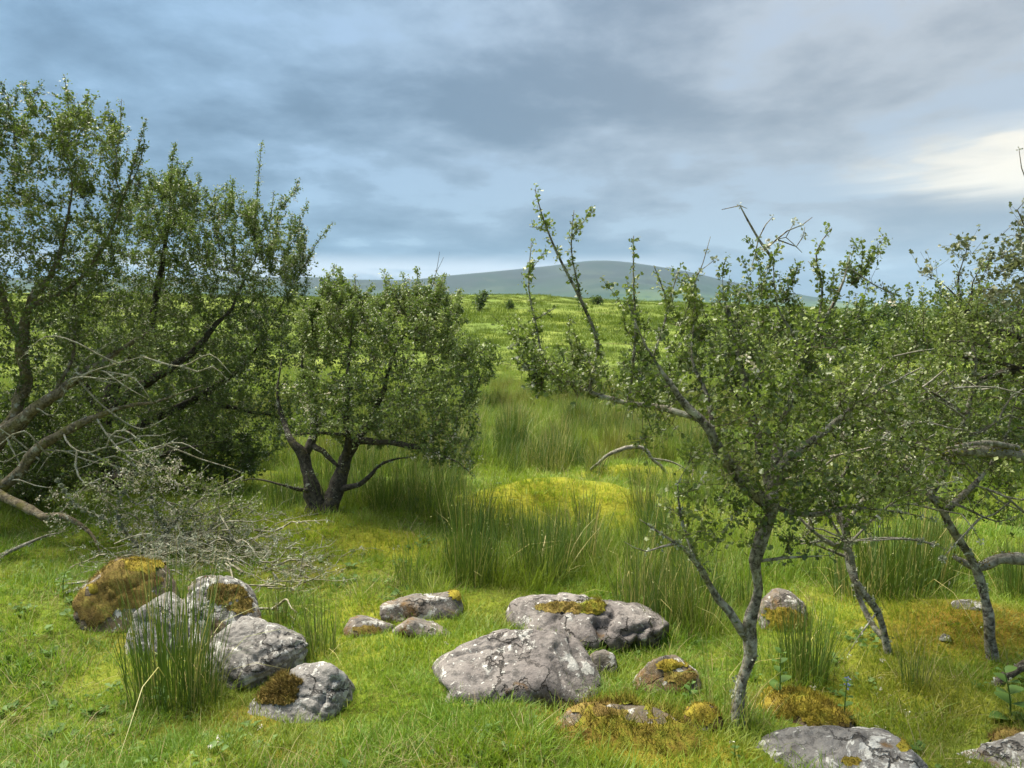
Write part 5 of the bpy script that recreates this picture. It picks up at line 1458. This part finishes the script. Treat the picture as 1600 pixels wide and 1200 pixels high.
for k, (px_, kind_, s_, lab) in enumerate(TUS):
    Gp = ground(*px_)
    ob = add('rush_tussock' if kind_ != 'wispy' else 'grass_clump', TM[kind_][k % len(TM[kind_])], None, Gp)
    ob.rotation_euler = (0, 0, k * 1.7); ob.scale = (s_ * (1.25 if k == 0 else 1.1), s_ * 1.1, s_ * (1.65 if k == 0 else 1.25 + .15 * math.sin(k)))
    tag(ob, lab, 'rushes' if kind_ != 'wispy' else 'grass clump', 'rush tussocks and grass clumps')


# the wet hollow beyond the mound: rush tussocks no one could tell apart
_r = np.random.default_rng(31); _n = 0
while _n < 60:
    _px, _py = _r.uniform(560, 1120), _r.uniform(640, 735)
    Gp = ground(_px, _py)
    if fbm(np.array([[Gp[0] * .8, Gp[1] * .8, 3.0]]), 2)[0] < -.05 and _r.random() < .8:
        continue
    k_ = 'dry' if _r.random() < .6 else 'green'; s_ = _r.uniform(.75, 1.3)
    ob = add('rush_tussock', TM[k_][_n % len(TM[k_])], None, Gp)
    ob.rotation_euler = (_r.normal() * .06, _r.normal() * .06, _r.random() * 6.28); ob.scale = (s_ * 1.15, s_ * 1.15, s_)
    tag(ob, ('brown-tipped' if k_ == 'dry' else 'dark green') + ' rush tussock in the hollow ' + ('behind the twin-stemmed hawthorn' if _px < 720 else 'beyond the bright mossy mound' if _px < 960 else 'behind the left arm of the pale-trunked hawthorn'), 'rushes', 'rush tussocks of the wet hollow'); _n += 1


def plant(kind, label, base, h, n_pairs, leaf, cat, mat, seed, flower=None, lean=(0, 0), stem=.004, narrow=1.0):
    rng = np.random.default_rng(seed); Gp = ground(*base)
    root = root_at(kind, Gp, label, cat)
    K = np.array([[0, 0, -.02], [lean[0] * .3, lean[1] * .3, h * .5], [lean[0], lean[1], h]])
    C = catmull(K, .02)
    Vt, Qt, Tt = tube(C, np.linspace(stem, stem * .4, len(C)), 6)
    add('stem', mesh_from('stem', Vt, [Qt, Tt], mat, {'tint': np.full(len(Vt), .4)}, True), root)
    for q in range(n_pairs):
        t = .18 + .8 * q / max(1, n_pairs - 1); c = C[int(t * (len(C) - 1))]; a = q * 1.57 + rng.random() * .6
        for sgn in (0, math.pi):
            Lf = leaf * (1.1 - .55 * t) * rng.uniform(.8, 1.15); ax = np.array([math.cos(a + sgn), math.sin(a + sgn), .35 + .5 * t])
            ax = norm(ax); sd = norm(np.cross(ax, [0, 0, 1.0])); nn = np.cross(sd, ax)
            s_ = np.linspace(0, 1, 6); wv = .30 * narrow * np.sin(np.pi * np.clip(s_, .02, .98)) ** .8
            mid = c + ax * (s_ * Lf)[:, None] - np.array([0, 0, 1]) * (.28 * Lf * s_ ** 2)[:, None]
            Vl = np.concatenate([mid - nn * 0, mid + sd * (wv * Lf)[:, None] + nn * (.25 * wv * Lf)[:, None], mid - sd * (wv * Lf)[:, None] + nn * (.25 * wv * Lf)[:, None]])
            Q = [[i_, i_ + 1, 6 + i_ + 1, 6 + i_] for i_ in range(5)] + [[i_ + 1, i_, 12 + i_, 12 + i_ + 1] for i_ in range(5)]
            add('leaf', mesh_from('leaf', Vl, np.array(Q), mat, {'tint': np.full(len(Vl), rng.uniform(.0, .6))}, True), root)
    if flower:
        BV, BT, bt = tufts(C[-int(len(C) * .3):][::2] + rng.normal(size=(len(C[-int(len(C) * .3):][::2]), 3)) * .006, .010, 8, rng, .011)
        add('flower', mesh_from('flower', BV, BT, flower, {'tint': bt}), root)
    return root


plant('leafy_plant', 'broad-leaved upright plant growing on the long orange moss hump', (1218, 1108), .26, 6, .085, 'plant', M_WEED, 1, None, (.0, 0))
plant('flowering_plant', 'grey-green plant with a small blue flower spike, right of the orange moss hump', (1318, 1135), .20, 6, .06, 'plant', M_WEED, 2, M_BLUE, (.01, 0))
plant('bramble', 'bright bramble shoot with broad leaves at the right edge by the dark dead branch', (1580, 1128), .22, 5, .10, 'plant', M_WEED, 3, None, (-.04, 0), .004, 1.25)
plant('weed', 'pale leafy weed in the short turf at the left, before the mossy boulder', (98, 930), .14, 5, .07, 'plant', M_WEED, 4, None, (.02, 0))
plant('weed', 'dark-leaved weed at the right foot of the dark rounded stone', (1075, 1098), .10, 5, .06, 'plant', M_WEED, 5, None, (.02, 0))
plant('weed', 'low leafy weed at the foot of the front rush tussock', (255, 1108), .10, 5, .07, 'plant', M_WEED, 6, None, (-.02, 0))
plant('white_flower', 'small cream flower in the turf left of the big grey boulder at the lower edge', (1148, 1185), .07, 4, .035, 'flower', M_WEED, 7, M_BLOSSOM, (0, 0), .003)
